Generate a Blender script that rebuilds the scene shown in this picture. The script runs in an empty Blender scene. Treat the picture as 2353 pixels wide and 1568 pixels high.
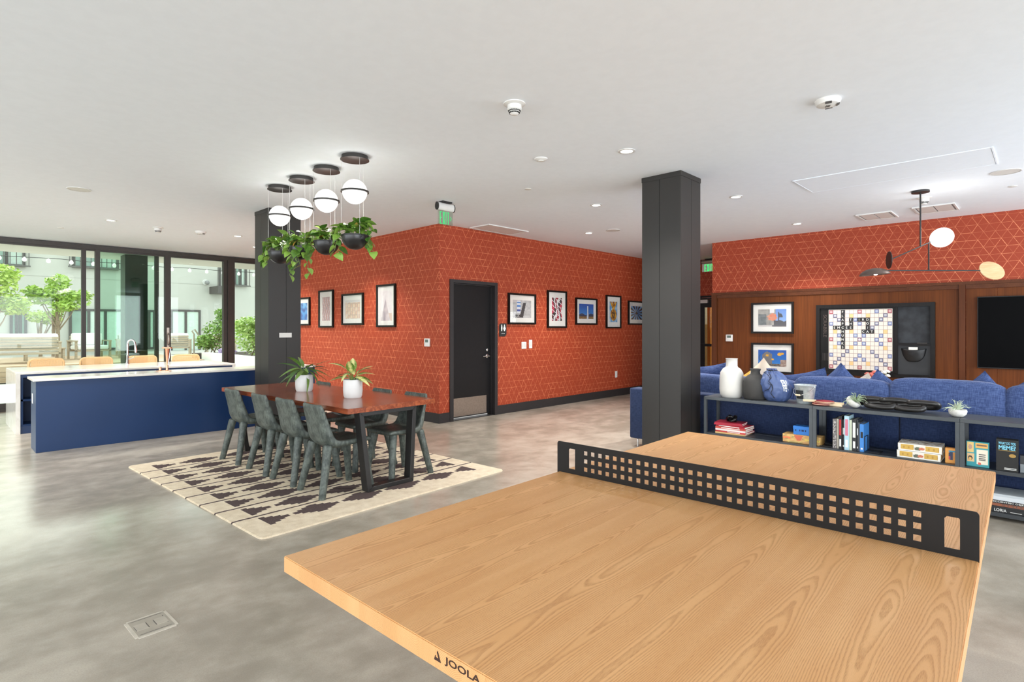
import bpy, bmesh, math, random
from mathutils import Vector, Matrix, noise as mnoise
PI = math.pi
R_ = math.radians
S = bpy.context.scene
COL = S.collection

# ------------------------------------------------------------------ camera
cam_d = bpy.data.cameras.new('camera')
cam_d.sensor_width = 36.0
cam_d.lens = 1283.5 / 2353 * 36
cam_d.shift_y = -28.5 / 2353
cam_d.clip_start = 0.02
cam_d.clip_end = 300
cam = bpy.data.objects.new('camera', cam_d)
cam.location = (0, 0, 1.44)
cam.rotation_euler = (R_(90), 0, R_(43.833 - 90))
COL.objects.link(cam)
S.camera = cam

# ------------------------------------------------------------------ world, sun, large lights, exposure
W = bpy.data.worlds.new('world')
S.world = W
W.use_nodes = True
bg = W.node_tree.nodes['Background']
bg.inputs[0].default_value = (0.93, 0.96, 1.0, 1)
bg.inputs[1].default_value = 2.0
sun_d = bpy.data.lights.new('sun', 'SUN')
sun_d.energy = 10.0
sun_d.angle = R_(70)
sun_d.color = (1, 0.98, 0.94)
sun = bpy.data.objects.new('sun', sun_d)
sun.rotation_euler = (R_(-62), 0, R_(12))   # low over the courtyard, slanting in through the glass
COL.objects.link(sun)


def area(name, loc, rot, sx, sy, power, color=(1, 1, 1), spread=180):
    d = bpy.data.lights.new(name, 'AREA')
    d.shape = 'RECTANGLE'
    d.size = sx
    d.size_y = sy
    d.energy = power
    d.color = color
    d.spread = R_(spread)
    o = bpy.data.objects.new(name, d)
    o.location = loc
    o.rotation_euler = rot
    COL.objects.link(o)
    return o


# unseen fill panels added at invented openings behind and beside the camera
area('unseen_fill_panel', (-6.9, 2.2, 1.55), (0, R_(-90), 0), 2.7, 17.0, 430, (0.86, 0.94, 1.0))
area('unseen_fill_panel', (-0.5, -7.9, 1.55), (R_(90), 0, 0), 9.0, 2.7, 520, (0.86, 0.94, 1.0))
area('unseen_fill_panel', (7.6, -3.2, 1.55), (R_(90), 0, 0), 4.2, 2.7, 210, (0.86, 0.94, 1.0))
S.view_settings.view_transform = 'Standard'
S.view_settings.look = 'None'
S.view_settings.gamma = 1
S.view_settings.exposure = 0.35
S.view_settings.use_curve_mapping = False
S.cycles.use_denoising = True
S.cycles.max_bounces = 10
S.cycles.diffuse_bounces = 5
S.cycles.glossy_bounces = 4
S.cycles.transparent_max_bounces = 16
S.cycles.sample_clamp_indirect = 6
S.cycles.caustics_reflective = False
S.cycles.caustics_refractive = False


# ------------------------------------------------------------------ node / material helpers
def lin(c):
    out = []
    for v in c[:3]:
        v = v / 255.0
        out.append(v / 12.92 if v <= 0.04045 else ((v + 0.055) / 1.055) ** 2.4)
    return tuple(out) + (1.0,)


class G:
    def __init__(s, name):
        s.mat = bpy.data.materials.new(name)
        s.mat.use_nodes = True
        s.nt = s.mat.node_tree
        s.b = s.nt.nodes['Principled BSDF']
        s.out = s.nt.nodes['Material Output']

    def n(s, t, **kw):
        nd = s.nt.nodes.new(t)
        for k, v in kw.items():
            setattr(nd, k, v)
        return nd

    def put(s, sock, v):
        if hasattr(v, 'is_linked') or isinstance(v, bpy.types.NodeSocket):
            s.nt.links.new(v, sock)
        else:
            sock.default_value = v

    def m(s, op, a, b=None, c=None):
        nd = s.n('ShaderNodeMath', operation=op)
        for i, v in enumerate((a, b, c)):
            if v is not None:
                s.put(nd.inputs[i], v)
        return nd.outputs[0]

    def sep(s, v):
        nd = s.n('ShaderNodeSeparateXYZ')
        s.put(nd.inputs[0], v)
        return nd.outputs

    def comb(s, x, y, z):
        nd = s.n('ShaderNodeCombineXYZ')
        for i, v in enumerate((x, y, z)):
            s.put(nd.inputs[i], v)
        return nd.outputs[0]

    def objco(s):
        return s.n('ShaderNodeTexCoord').outputs['Object']

    def pos(s):
        return s.n('ShaderNodeNewGeometry').outputs['Position']

    def rnd(s):
        return s.n('ShaderNodeObjectInfo').outputs['Random']

    def scale(s, v, sc):
        nd = s.n('ShaderNodeVectorMath', operation='MULTIPLY')
        s.put(nd.inputs[0], v)
        nd.inputs[1].default_value = sc
        return nd.outputs[0]

    def noise(s, v, sc=5, det=2, rough=0.5, dist=0):
        nd = s.n('ShaderNodeTexNoise')
        if v is not None:
            s.put(nd.inputs['Vector'], v)
        nd.inputs['Scale'].default_value = sc
        nd.inputs['Detail'].default_value = det
        nd.inputs['Roughness'].default_value = rough
        nd.inputs['Distortion'].default_value = dist
        return nd.outputs[0]

    def white(s, v):
        nd = s.n('ShaderNodeTexWhiteNoise', noise_dimensions='3D')
        s.put(nd.inputs[0], v)
        return nd.outputs[0]

    def mix(s, f, a, b, blend='MIX'):
        nd = s.n('ShaderNodeMix', data_type='RGBA', blend_type=blend)
        s.put(nd.inputs[0], f)
        s.put(nd.inputs[6], a)
        s.put(nd.inputs[7], b)
        return nd.outputs[2]

    def sm(s, v, a, b, lo=0.0, hi=1.0):
        nd = s.n('ShaderNodeMapRange', interpolation_type='SMOOTHSTEP')
        s.put(nd.inputs[0], v)
        nd.inputs[1].default_value = a
        nd.inputs[2].default_value = b
        nd.inputs[3].default_value = lo
        nd.inputs[4].default_value = hi
        return nd.outputs[0]

    def bump(s, h, st=0.2, dist=0.01):
        nd = s.n('ShaderNodeBump')
        nd.inputs['Strength'].default_value = st
        nd.inputs['Distance'].default_value = dist
        s.put(nd.inputs['Height'], h)
        s.nt.links.new(nd.outputs[0], s.b.inputs['Normal'])

    def col(s, v):
        s.put(s.b.inputs['Base Color'], v)

    def set(s, **kw):
        for k, v in kw.items():
            s.put(s.b.inputs[k.replace('_', ' ')], v)


def pm(name, c, rough=0.5, metal=0.0, var=0.06, vs=14.0, spec=0.5, bump=0.0, bs=80.0, c2=None, coat=0.0):
    """procedural material: a colour broken up by noise"""
    g = G(name)
    o = g.objco()
    f = g.noise(o, vs, 3)
    a = lin(c)
    if c2 is None:
        lo = tuple(v * (1 - var) for v in a[:3]) + (1,)
        hi = tuple(min(1, v * (1 + var)) for v in a[:3]) + (1,)
    else:
        lo, hi = a, lin(c2)
    g.col(g.mix(g.sm(f, 0.3, 0.7), lo, hi))
    g.set(Roughness=rough, Metallic=metal)
    g.b.inputs['Specular IOR Level'].default_value = spec
    if coat:
        g.b.inputs['Coat Weight'].default_value = coat
    if bump:
        g.bump(g.noise(o, bs, 2), bump, 0.004)
    return g.mat


def emit(name, c, st, base=(240, 240, 238)):
    g = G(name)
    g.col(lin(base))
    g.b.inputs['Emission Color'].default_value = lin(c)
    g.b.inputs['Emission Strength'].default_value = st
    g.set(Roughness=0.4)
    return g.mat


def glass(name, tint=(235, 245, 240), refl=1.0):
    g = G(name)
    t = g.n('ShaderNodeBsdfTransparent')
    t.inputs[0].default_value = lin(tint)
    gl = g.n('ShaderNodeBsdfGlossy')
    gl.inputs['Roughness'].default_value = 0.0
    fr = g.n('ShaderNodeFresnel')
    fr.inputs[0].default_value = 1.45
    mx = g.n('ShaderNodeMixShader')
    g.put(mx.inputs[0], g.m('MULTIPLY', fr.outputs[0], refl))
    g.nt.links.new(t.outputs[0], mx.inputs[1])
    g.nt.links.new(gl.outputs[0], mx.inputs[2])
    g.nt.links.new(mx.outputs[0], g.out.inputs[0])
    return g.mat


def fabric(name, c, c2, rough=0.9, bump=0.5):
    g = G(name)
    o = g.objco()
    a = g.noise(g.scale(o, (260, 260, 22)), 1, 2)
    b = g.noise(g.scale(o, (22, 22, 260)), 1, 2)
    f = g.m('MULTIPLY', g.m('ADD', a, b), 0.5)
    g.col(g.mix(g.sm(f, 0.36, 0.64), lin(c), lin(c2)))
    g.set(Roughness=rough)
    g.b.inputs['Specular IOR Level'].default_value = 0.2
    g.b.inputs['Sheen Weight'].default_value = 0.15
    g.bump(g.m('ADD', f, g.noise(o, 9, 3)), bump, 0.004)
    return g.mat


def veneer(name, c, c2, rough=0.42, axis='z', fine=110.0, coat=0.0):
    g = G(name)
    o = g.objco()
    r = g.m('MULTIPLY', g.rnd(), 31.0)
    sx, sy, sz = g.sep(o)
    st = {'x': (1.6, fine, fine), 'y': (fine, 1.6, fine), 'z': (fine, fine, 1.6)}[axis]
    v = g.comb(g.m('ADD', g.m('MULTIPLY', sx, st[0]), r), g.m('ADD', g.m('MULTIPLY', sy, st[1]), r),
               g.m('ADD', g.m('MULTIPLY', sz, st[2]), r))
    f = g.noise(v, 1.0, 4, 0.6)
    big = g.noise(g.scale(v, tuple(0.08 if k > 10 else 0.5 for k in st)), 1.0, 2)
    k = g.m('ADD', g.m('MULTIPLY', f, 0.6), g.m('MULTIPLY', big, 0.4))
    g.col(g.mix(g.sm(k, 0.35, 0.65), lin(c), lin(c2)))
    g.set(Roughness=rough)
    g.b.inputs['Specular IOR Level'].default_value = 0.22
    g.bump(f, 0.06, 0.002)
    return g.mat


# ------------------------------------------------------------------ mesh helpers
class MB:
    def __init__(s):
        s.bm = bmesh.new()

    def verts(s, vs, faces):
        b = [s.bm.verts.new(v) for v in vs]
        for f in faces:
            try:
                s.bm.faces.new([b[i] for i in f])
            except ValueError:
                pass
        return b

    def box(s, x0, x1, y0, y1, z0, z1, M=None, bev=0.0, seg=1):
        v = [Vector((x, y, z)) for x in (x0, x1) for y in (y0, y1) for z in (z0, z1)]
        if M is not None:
            v = [M @ p for p in v]
        b = s.verts(v, [(0, 1, 3, 2), (4, 6, 7, 5), (0, 4, 5, 1), (2, 3, 7, 6), (0, 2, 6, 4), (1, 5, 7, 3)])
        if bev:
            es = list({e for q in b for e in q.link_edges})
            bmesh.ops.bevel(s.bm, geom=es, offset=bev, segments=seg, affect='EDGES', profile=0.5)
        return s

    def lathe(s, prof, n=32, c=(0, 0, 0), M=None, cap=True):
        """prof: list of (r, z)"""
        rows = []
        for r, z in prof:
            if r < 1e-6:
                p = Vector((c[0], c[1], c[2] + z))
                rows.append([s.bm.verts.new(M @ p if M else p)])
            else:
                row = []
                for i in range(n):
                    a = 2 * PI * i / n
                    p = Vector((c[0] + r * math.cos(a), c[1] + r * math.sin(a), c[2] + z))
                    row.append(s.bm.verts.new(M @ p if M else p))
                rows.append(row)
        for a, b in zip(rows, rows[1:]):
            for i in range(n):
                j = (i + 1) % n
                if len(a) == 1 and len(b) == 1:
                    continue
                if len(a) == 1:
                    s.bm.faces.new((a[0], b[i], b[j]))
                elif len(b) == 1:
                    s.bm.faces.new((a[i], a[j], b[0]))
                else:
                    s.bm.faces.new((a[i], a[j], b[j], b[i]))
        if cap:
            for row in (rows[0], rows[-1]):
                if len(row) > 2:
                    s.bm.faces.new(row)
        return s

    def tube(s, pts, r, n=8, closed=False, flat=1.0):
        """swept circle; r is a number or a list"""
        pts = [Vector(p) for p in pts]
        k = len(pts)
        rr = r if isinstance(r, (list, tuple)) else [r] * k
        rows = []
        ref = None
        for i, p in enumerate(pts):
            if closed:
                t = pts[(i + 1) % k] - pts[i - 1]
            else:
                t = pts[min(i + 1, k - 1)] - pts[max(i - 1, 0)]
            if t.length < 1e-9:
                t = Vector((0, 0, 1))
            t.normalize()
            if ref is None:
                ref = Vector((0, 0, 1)) if abs(t.z) < 0.9 else Vector((1, 0, 0))
            u = ref - t * ref.dot(t)
            if u.length < 1e-6:
                u = t.orthogonal()
            u.normalize()
            ref = u
            w = t.cross(u)
            rows.append([s.bm.verts.new(p + (u * math.cos(2 * PI * j / n) + w * math.sin(2 * PI * j / n) * flat) * rr[i]) for j in range(n)])
        seq = list(zip(rows, rows[1:]))
        if closed:
            seq.append((rows[-1], rows[0]))
        for a, b in seq:
            for j in range(n):
                q = (j + 1) % n
                s.bm.faces.new((a[j], a[q], b[q], b[j]))
        if not closed:
            s.bm.faces.new(rows[0])
            s.bm.faces.new(rows[-1])
        return s

    def prism(s, poly, h0, h1, M=None):
        """polygon in xy, between z=h0 and z=h1"""
        n = len(poly)
        v = [Vector((x, y, z)) for z in (h0, h1) for x, y in poly]
        if M is not None:
            v = [M @ p for p in v]
        f = [tuple(range(n)), tuple(range(n, 2 * n))] + [(i, (i + 1) % n, n + (i + 1) % n, n + i) for i in range(n)]
        s.verts(v, f)
        return s

    def grid(s, P):
        rows = [[s.bm.verts.new(p) for p in row] for row in P]
        for a, b in zip(rows, rows[1:]):
            for i in range(len(a) - 1):
                s.bm.faces.new((a[i], a[i + 1], b[i + 1], b[i]))
        return s

    def ball(s, c, rx, ry=None, rz=None, nu=12, nv=8):
        ry = ry or rx
        rz = rz or rx
        pr = [(math.sin(PI * i / nv), -math.cos(PI * i / nv)) for i in range(nv + 1)]
        pr[0] = (0, -1)
        pr[-1] = (0, 1)
        s.lathe(pr, nu, M=Matrix.Translation(c) @ Matrix.Diagonal((rx, ry, rz, 1)))
        return s

    def mesh(s, name, mat, smooth=None):
        bmesh.ops.recalc_face_normals(s.bm, faces=s.bm.faces[:])
        me = bpy.data.meshes.new(name)
        if smooth:
            ang = R_(smooth if smooth is not True else 40)
            for f in s.bm.faces:
                f.smooth = True
            for e in s.bm.edges:
                if len(e.link_faces) == 2 and e.calc_face_angle(0) > ang:
                    e.smooth = False
        s.bm.to_mesh(me)
        s.bm.free()
        for q in (mat if isinstance(mat, (list, tuple)) else [mat]):
            me.materials.append(q)
        return me

    def build(s, name, mat, parent=None, smooth=None, loc=None, rot=None, label=None):
        return put(name, s.mesh(name, mat, smooth), parent, loc, rot, label)


def put(name, me, parent=None, loc=None, rot=None, label=None):
    o = bpy.data.objects.new(name, me)
    COL.objects.link(o)
    if parent is not None:
        o.parent = parent
    if loc is not None:
        o.location = loc
    if rot is not None:
        o.rotation_euler = rot
    if label:
        o['label'] = label
    return o


def tag(o, label, cat, group=None):
    o['label'] = label
    o['category'] = cat
    if group:
        o['group'] = group
    return o


def thing(name, label, cat, loc=(0, 0, 0), rz=0.0, group=None, rot=None):
    o = bpy.data.objects.new(name, None)
    o.empty_display_size = 0.05
    COL.objects.link(o)
    o.location = loc
    o.rotation_euler = rot if rot is not None else (0, 0, rz)
    return tag(o, label, cat, group)


def struct(o, label=None):
    o['kind'] = 'structure'
    if label:
        o['label'] = label
    return o


def sgroup(name, label=None, loc=(0, 0, 0), rz=0.0):
    o = bpy.data.objects.new(name, None)
    COL.objects.link(o)
    o.location = loc
    o.rotation_euler = (0, 0, rz)
    return struct(o, label)


def dup(root, loc, rz=0.0, label=None, group=None):
    def cp(o, par):
        c = o.copy()
        COL.objects.link(c)
        if par is not None:
            c.parent = par
        for ch in KIDS.get(o.name, []) or [k for k in bpy.data.objects if k.parent == o]:
            cp(ch, c)
        return c
    r = cp(root, None)
    r.location = loc
    r.rotation_euler = (0, 0, rz)
    if label:
        r['label'] = label
    if group:
        r['group'] = group
    return r


KIDS = {}

# text: every string the scene needs becomes a mesh once, up front
WORDS = ['JOOLA', 'SCRABBLE', 'WHAT DO YOU', 'MEME?', 'ECCENTRIC OBJECTS', 'STYLE', 'LORIA',
         'RESTROOM', 'GAME', 'BOOKS'] + list('FLAPCHUNKSEMTIRDOJ')
TXT = {}


def make_words(words):
    tmp = []
    for w in words:
        if w in TXT:
            continue
        cu = bpy.data.curves.new('text', 'FONT')
        cu.body = w
        cu.size = 1.0
        cu.extrude = 0.015
        cu.resolution_u = 3
        cu.offset = {'JOOLA': 0.018, 'MEME?': 0.03, 'WHAT DO YOU': 0.02}.get(w, 0.0)
        cu.align_x = 'CENTER'
        cu.align_y = 'CENTER'
        o = bpy.data.objects.new('text', cu)
        COL.objects.link(o)
        tmp.append((w, o, cu))
        TXT[w] = None
    bpy.context.view_layer.update()
    dg = bpy.context.evaluated_depsgraph_get()
    for w, o, cu in tmp:
        TXT[w] = bpy.data.meshes.new_from_object(o.evaluated_get(dg))
    for w, o, cu in tmp:
        bpy.data.objects.remove(o)
        bpy.data.curves.remove(cu)


make_words(WORDS)


def text(name, w, h, mat, parent, loc, rot=(R_(90), 0, 0), width=None, bold=0.0):
    """letters of cap height h; lies in the parent's xz plane facing -y by default"""
    me = TXT[w].copy()
    me.materials.clear()
    me.materials.append(mat)
    xs = [v.co.x for v in me.vertices]
    ys = [v.co.y for v in me.vertices]
    sy = h / (max(ys) - min(ys))
    sx = sy if width is None else width / (max(xs) - min(xs))
    cy = (max(ys) + min(ys)) / 2
    cx = (max(xs) + min(xs)) / 2
    for v in me.vertices:
        v.co = ((v.co.x - cx) * sx, (v.co.y - cy) * sy, v.co.z * min(0.05, sy))
    return put(name, me, parent, loc, rot)


def colour_print(name, w, h, nx, ny, fn, parent, loc, mat, rot=(R_(90), 0, 0)):
    """flat print: a grid of coloured faces, fn(u,v)->sRGB, lying in xz facing -y"""
    vs = [((i / nx - 0.5) * w, (j / ny - 0.5) * h, 0) for j in range(ny + 1) for i in range(nx + 1)]
    fs = [(j * (nx + 1) + i, j * (nx + 1) + i + 1, (j + 1) * (nx + 1) + i + 1, (j + 1) * (nx + 1) + i) for j in range(ny) for i in range(nx)]
    me = bpy.data.meshes.new(name)
    me.from_pydata(vs, [], fs)
    at = me.color_attributes.new('Col', 'FLOAT_COLOR', 'CORNER')
    buf = []
    for j in range(ny):
        for i in range(nx):
            c = lin(fn((i + 0.5) / nx, (j + 0.5) / ny))
            buf += list(c) * 4
    at.data.foreach_set('color', buf)
    me.materials.append(mat)
    return put(name, me, parent, loc, rot)


def print_mat(name, rough=0.55):
    g = G(name)
    a = g.n('ShaderNodeVertexColor', layer_name='Col')
    g.col(g.mix(g.m('MULTIPLY', g.noise(g.objco(), 300, 1), 0.1), a.outputs[0], (0.5, 0.5, 0.5, 1)))
    g.set(Roughness=rough)
    return g.mat


def ipol(a, b, t):
    return tuple(a[i] + (b[i] - a[i]) * t for i in range(3))


def nz(x, y, z=0.0):
    return mnoise.noise(Vector((x, y, z)))

# ------------------------------------------------------------------ materials
def mat_wallpaper():
    g = G('wallpaper')
    x, y, z = g.sep(g.pos())
    u = g.m('ADD', x, y)
    wob = g.m('MULTIPLY', g.m('SUBTRACT', g.noise(g.comb(u, z, 0.0), 6, 2), 0.5), 0.006)
    s = 0.107
    tot = None
    for k, ang in enumerate((0, 60, 120)):
        ca, sa = math.cos(R_(ang)), math.sin(R_(ang))
        along = g.m('ADD', g.m('MULTIPLY', u, ca), g.m('MULTIPLY', z, sa))
        acr = g.m('ADD', g.m('ADD', g.m('MULTIPLY', u, -sa), g.m('MULTIPLY', z, ca)), wob)
        t = g.m('DIVIDE', acr, s)
        idx = g.m('ROUND', t)
        d = g.m('MULTIPLY', g.m('ABSOLUTE', g.m('SUBTRACT', t, idx)), s)
        a = g.m('SUBTRACT', g.m('DIVIDE', along, s / math.sin(R_(60))), g.m('MULTIPLY', idx, 0.5))
        seg = g.m('FLOOR', a)
        w1 = g.white(g.comb(idx, seg, k + 0.37))
        w2 = g.white(g.comb(seg, idx, k + 5.71))
        inten = g.sm(w1, 0.2, 0.85, 0.34, 1.0)
        wid = g.m('ADD', 0.0018, g.m('MULTIPLY', w2, 0.0026))
        e = g.m('DIVIDE', d, wid)
        line = g.m('MULTIPLY', g.sm(e, 0.5, 1.15, 1.0, 0.0), inten)
        # thin dry-brush strokes half way across some triangles
        tot = line if tot is None else g.m('MAXIMUM', tot, line)
    br = g.sm(g.noise(g.comb(u, z, 3.0), 55, 2), 0.3, 0.6, 0.55, 1.0)
    tot = g.m('MULTIPLY', tot, br)
    weave = g.noise(g.scale(g.comb(u, z, 0.0), (500, 90, 1)), 1, 2)
    base = g.mix(g.sm(weave, 0.3, 0.7), lin((150, 54, 25)), lin((164, 64, 33)))
    g.col(g.mix(tot, base, lin((226, 138, 96))))
    g.set(Roughness=g.m('SUBTRACT', 0.62, g.m('MULTIPLY', tot, 0.15)))
    g.b.inputs['Specular IOR Level'].default_value = 0.45
    g.bump(g.m('ADD', g.m('MULTIPLY', weave, 0.4), tot), 0.15, 0.002)
    return g.mat


def mat_floor():
    g = G('polished_concrete')
    o = g.pos()
    a = g.noise(o, 0.55, 3, 0.5, 0.3)
    b = g.noise(g.scale(o, (1, 1.6, 1)), 1.7, 4, 0.55, 0.4)
    c = g.noise(o, 160, 2)
    f = g.m('ADD', g.m('ADD', g.m('MULTIPLY', a, 0.42), g.m('MULTIPLY', b, 0.33)), g.m('MULTIPLY', g.noise(o, 5.5, 4, 0.6), 0.25))
    base = g.mix(g.sm(f, 0.38, 0.62), lin((152, 143, 129)), lin((190, 181, 166)))
    base = g.mix(g.sm(c, 0.35, 0.7, 0.0, 0.16), base, lin((110, 102, 92)))
    g.col(base)
    g.set(Roughness=g.m('ADD', 0.17, g.m('MULTIPLY', b, 0.1)))
    g.b.inputs['Specular IOR Level'].default_value = 0.5
    g.bump(g.noise(o, 1.3, 2), 0.012, 0.02)
    return g.mat


def mat_ash():
    """ash staves: rings around a pith that wanders below the surface, so flat faces show cathedrals"""
    g = G('ash_wood')
    o = g.objco()
    x, y, z = g.sep(o)
    r = g.rnd()
    r2 = g.white(g.comb(r, 1.3, 0.0))
    r3 = g.white(g.comb(r, 4.1, 0.0))
    r4 = g.white(g.comb(r, 7.7, 0.0))
    X = g.m('ADD', x, g.m('MULTIPLY', r, 57.0))
    n1 = g.noise(g.comb(g.m('MULTIPLY', X, 0.9), r2, 0.0), 1, 2, 0.5)
    n2 = g.noise(g.comb(g.m('MULTIPLY', X, 0.9), r3, 9.0), 1, 2.5, 0.5)
    n3 = g.noise(g.comb(g.m('MULTIPLY', X, 3.0), g.m('MULTIPLY', y, 13.0), g.m('MULTIPLY', z, 13.0)), 1, 3, 0.55)
    yc = g.m('ADD', g.m('MULTIPLY', g.m('SUBTRACT', r2, 0.5), 0.11), g.m('MULTIPLY', g.m('SUBTRACT', n1, 0.5), 0.07))
    zc = g.m('SUBTRACT', g.m('MULTIPLY', g.m('SUBTRACT', n2, 0.5), 0.085), g.m('ADD', 0.025, g.m('MULTIPLY', r3, 0.045)))
    dy = g.m('SUBTRACT', y, yc)
    dz = g.m('SUBTRACT', z, zc)
    rad = g.m('SQRT', g.m('ADD', g.m('MULTIPLY', dy, dy), g.m('MULTIPLY', dz, dz)))
    rad = g.m('ADD', rad, g.m('MULTIPLY', g.m('SUBTRACT', n3, 0.5), 0.008))
    t = g.m('DIVIDE', rad, g.m('ADD', 0.0029, g.m('MULTIPLY', r4, 0.0016)))
    f = g.m('FRACT', t)
    line = g.m('MULTIPLY', g.sm(f, 0.30, 0.80), g.sm(f, 0.86, 1.0, 1.0, 0.0))
    pore = g.noise(g.comb(g.m('MULTIPLY', X, 55.0), g.m('MULTIPLY', y, 900.0), g.m('MULTIPLY', z, 900.0)), 1, 2)
    line = g.m('MULTIPLY', line, g.sm(pore, 0.34, 0.62, 0.45, 1.0))
    cloud = g.noise(g.comb(g.m('MULTIPLY', X, 2.4), g.m('MULTIPLY', y, 16.0), r), 1, 3)
    base = g.mix(g.sm(cloud, 0.3, 0.7), lin((217, 163, 107)), lin((227, 176, 121)))
    base = g.mix(g.m('MULTIPLY', g.m('SUBTRACT', r4, 0.35), 0.3), base, lin((188, 128, 76)))
    base = g.mix(g.sm(pore, 0.52, 0.72, 0.0, 0.22), base, lin((176, 120, 72)))
    g.col(g.mix(g.m('MULTIPLY', line, 0.46), base, lin((158, 103, 58))))
    g.set(Roughness=g.m('ADD', 0.36, g.m('MULTIPLY', line, 0.15)))
    g.b.inputs['Specular IOR Level'].default_value = 0.4
    g.bump(g.m('SUBTRACT', 1.0, line), 0.05, 0.001)
    return g.mat


def mat_walnut():
    g = G('cherry_wood')
    o = g.objco()
    x, y, z = g.sep(o)
    r = g.m('MULTIPLY', g.rnd(), 43.0)
    v = g.comb(g.m('ADD', g.m('MULTIPLY', x, 26.0), r), g.m('ADD', g.m('MULTIPLY', y, 1.6), r), g.m('MULTIPLY', z, 26.0))
    f = g.noise(v, 1.0, 4, 0.6, 0.8)
    fine = g.noise(g.scale(v, (7, 3, 7)), 1, 2)
    k = g.m('ADD', g.m('MULTIPLY', f, 0.75), g.m('MULTIPLY', fine, 0.25))
    base = g.mix(g.sm(k, 0.33, 0.66), lin((112, 50, 30)), lin((166, 88, 52)))
    base = g.mix(g.m('MULTIPLY', g.white(g.comb(g.rnd(), 0.0, 2.0)), 0.35), base, lin((120, 58, 36)))
    g.col(base)
    g.set(Roughness=0.24)
    g.b.inputs['Coat Weight'].default_value = 0.25
    g.b.inputs['Coat Roughness'].default_value = 0.12
    return g.mat


def mat_rug():
    g = G('rug_wool')
    x, y, z = g.sep(g.objco())
    # object space: x 0..2.46 across, y 0..3.05 along, rows run in x
    wb = g.m('MULTIPLY', g.m('SUBTRACT', g.noise(g.objco(), 28, 2), 0.5), 0.016)
    yy = g.m('ADD', y, wb)
    xx = g.m('ADD', x, g.m('MULTIPLY', wb, 0.9))
    t = g.m('DIVIDE', g.m('SUBTRACT', yy, 0.325), 0.3065)
    idx = g.m('ROUND', t)
    dy = g.m('MULTIPLY', g.m('ABSOLUTE', g.m('SUBTRACT', t, idx)), 0.3065)
    p = 0.424
    q = g.m('DIVIDE', g.m('SUBTRACT', xx, 0.17), p)
    dx = g.m('ABSOLUTE', g.m('SUBTRACT', q, g.m('ROUND', q)))        # 0 at the diamond centre, .5 between
    # stepped outline: five courses of weave, each shorter than the last
    cs = g.m('FLOOR', g.m('DIVIDE', dy, 0.0262))
    half = g.m('SUBTRACT', 0.455, g.m('MULTIPLY', cs, 0.116))
    dark = g.m('LESS_THAN', dx, half)
    inx = g.m('MULTIPLY', g.m('GREATER_THAN', x, 0.17), g.m('LESS_THAN', x, 0.17 + 5 * p))
    dark = g.m('MULTIPLY', dark, inx)
    iny = g.m('MULTIPLY', g.m('GREATER_THAN', y, 0.2), g.m('LESS_THAN', y, 2.9))
    dark = g.m('MULTIPLY', dark, iny)
    t2 = g.m('SUBTRACT', t, 0.5)
    dl = g.m('MULTIPLY', g.m('ABSOLUTE', g.m('SUBTRACT', t2, g.m('ROUND', t2))), 0.3065)
    line = g.m('MULTIPLY', g.m('LESS_THAN', dl, 0.0125), iny)
    k = g.m('MAXIMUM', dark, line)
    nap = g.noise(g.scale(g.objco(), (240, 240, 240)), 1, 2)
    mott = g.noise(g.objco(), 14, 3)
    cream = g.mix(g.sm(g.m('ADD', g.m('MULTIPLY', nap, 0.6), g.m('MULTIPLY', mott, 0.4)), 0.35, 0.65), lin((214, 196, 168)), lin((240, 226, 202)))
    brown = g.mix(g.sm(nap, 0.35, 0.65), lin((72, 60, 58)), lin((108, 94, 92)))
    g.col(g.mix(k, cream, brown))
    g.set(Roughness=0.95)
    g.b.inputs['Specular IOR Level'].default_value = 0.1
    g.bump(g.m('ADD', nap, mott), 0.7, 0.006)
    return g.mat


def mat_stone():
    g = G('white_quartz')
    o = g.objco()
    sp = g.noise(o, 60, 3, 0.7)
    vein = g.noise(o, 2.5, 5, 0.6, 1.5)
    c = g.mix(g.sm(vein, 0.4, 0.6), lin((226, 222, 213)), lin((236, 233, 226)))
    g.col(g.mix(g.sm(sp, 0.66, 0.76), c, lin((140, 128, 112))))
    g.set(Roughness=0.12)
    return g.mat


def mat_chair():
    g = G('chair_plastic')
    o = g.objco()
    a = g.noise(o, 13, 5, 0.65, 0.5)
    b = g.noise(g.scale(o, (1, 1, 0.35)), 55, 3, 0.6)
    f = g.m('ADD', g.m('MULTIPLY', a, 0.6), g.m('MULTIPLY', b, 0.4))
    g.col(g.mix(g.sm(f, 0.35, 0.68), lin((50, 57, 53)), lin((102, 109, 102))))
    g.set(Roughness=0.5)
    g.bump(b, 0.12, 0.003)
    return g.mat


def mat_leaf(name, c, c2, mid=None, rough=0.35):
    g = G(name)
    o = g.objco()
    f = g.noise(o, 40, 3)
    r = g.rnd()
    k = g.m('ADD', g.m('MULTIPLY', f, 0.5), g.m('MULTIPLY', r, 0.5))
    c_ = g.mix(g.sm(k, 0.25, 0.75), lin(c), lin(c2))
    if mid:
        x, y, z = g.sep(o)
        m_ = g.sm(g.m('ADD', g.m('ABSOLUTE', y), g.m('MULTIPLY', g.m('SUBTRACT', g.noise(o, 95, 2), 0.5), 0.05)), 0.006, 0.022, 1.0, 0.0)
        c_ = g.mix(m_, c_, lin(mid))
    g.col(c_)
    g.set(Roughness=rough)
    g.b.inputs['Transmission Weight'].default_value = 0.0
    g.b.inputs['Subsurface Weight'].default_value = 0.0
    return g.mat


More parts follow.
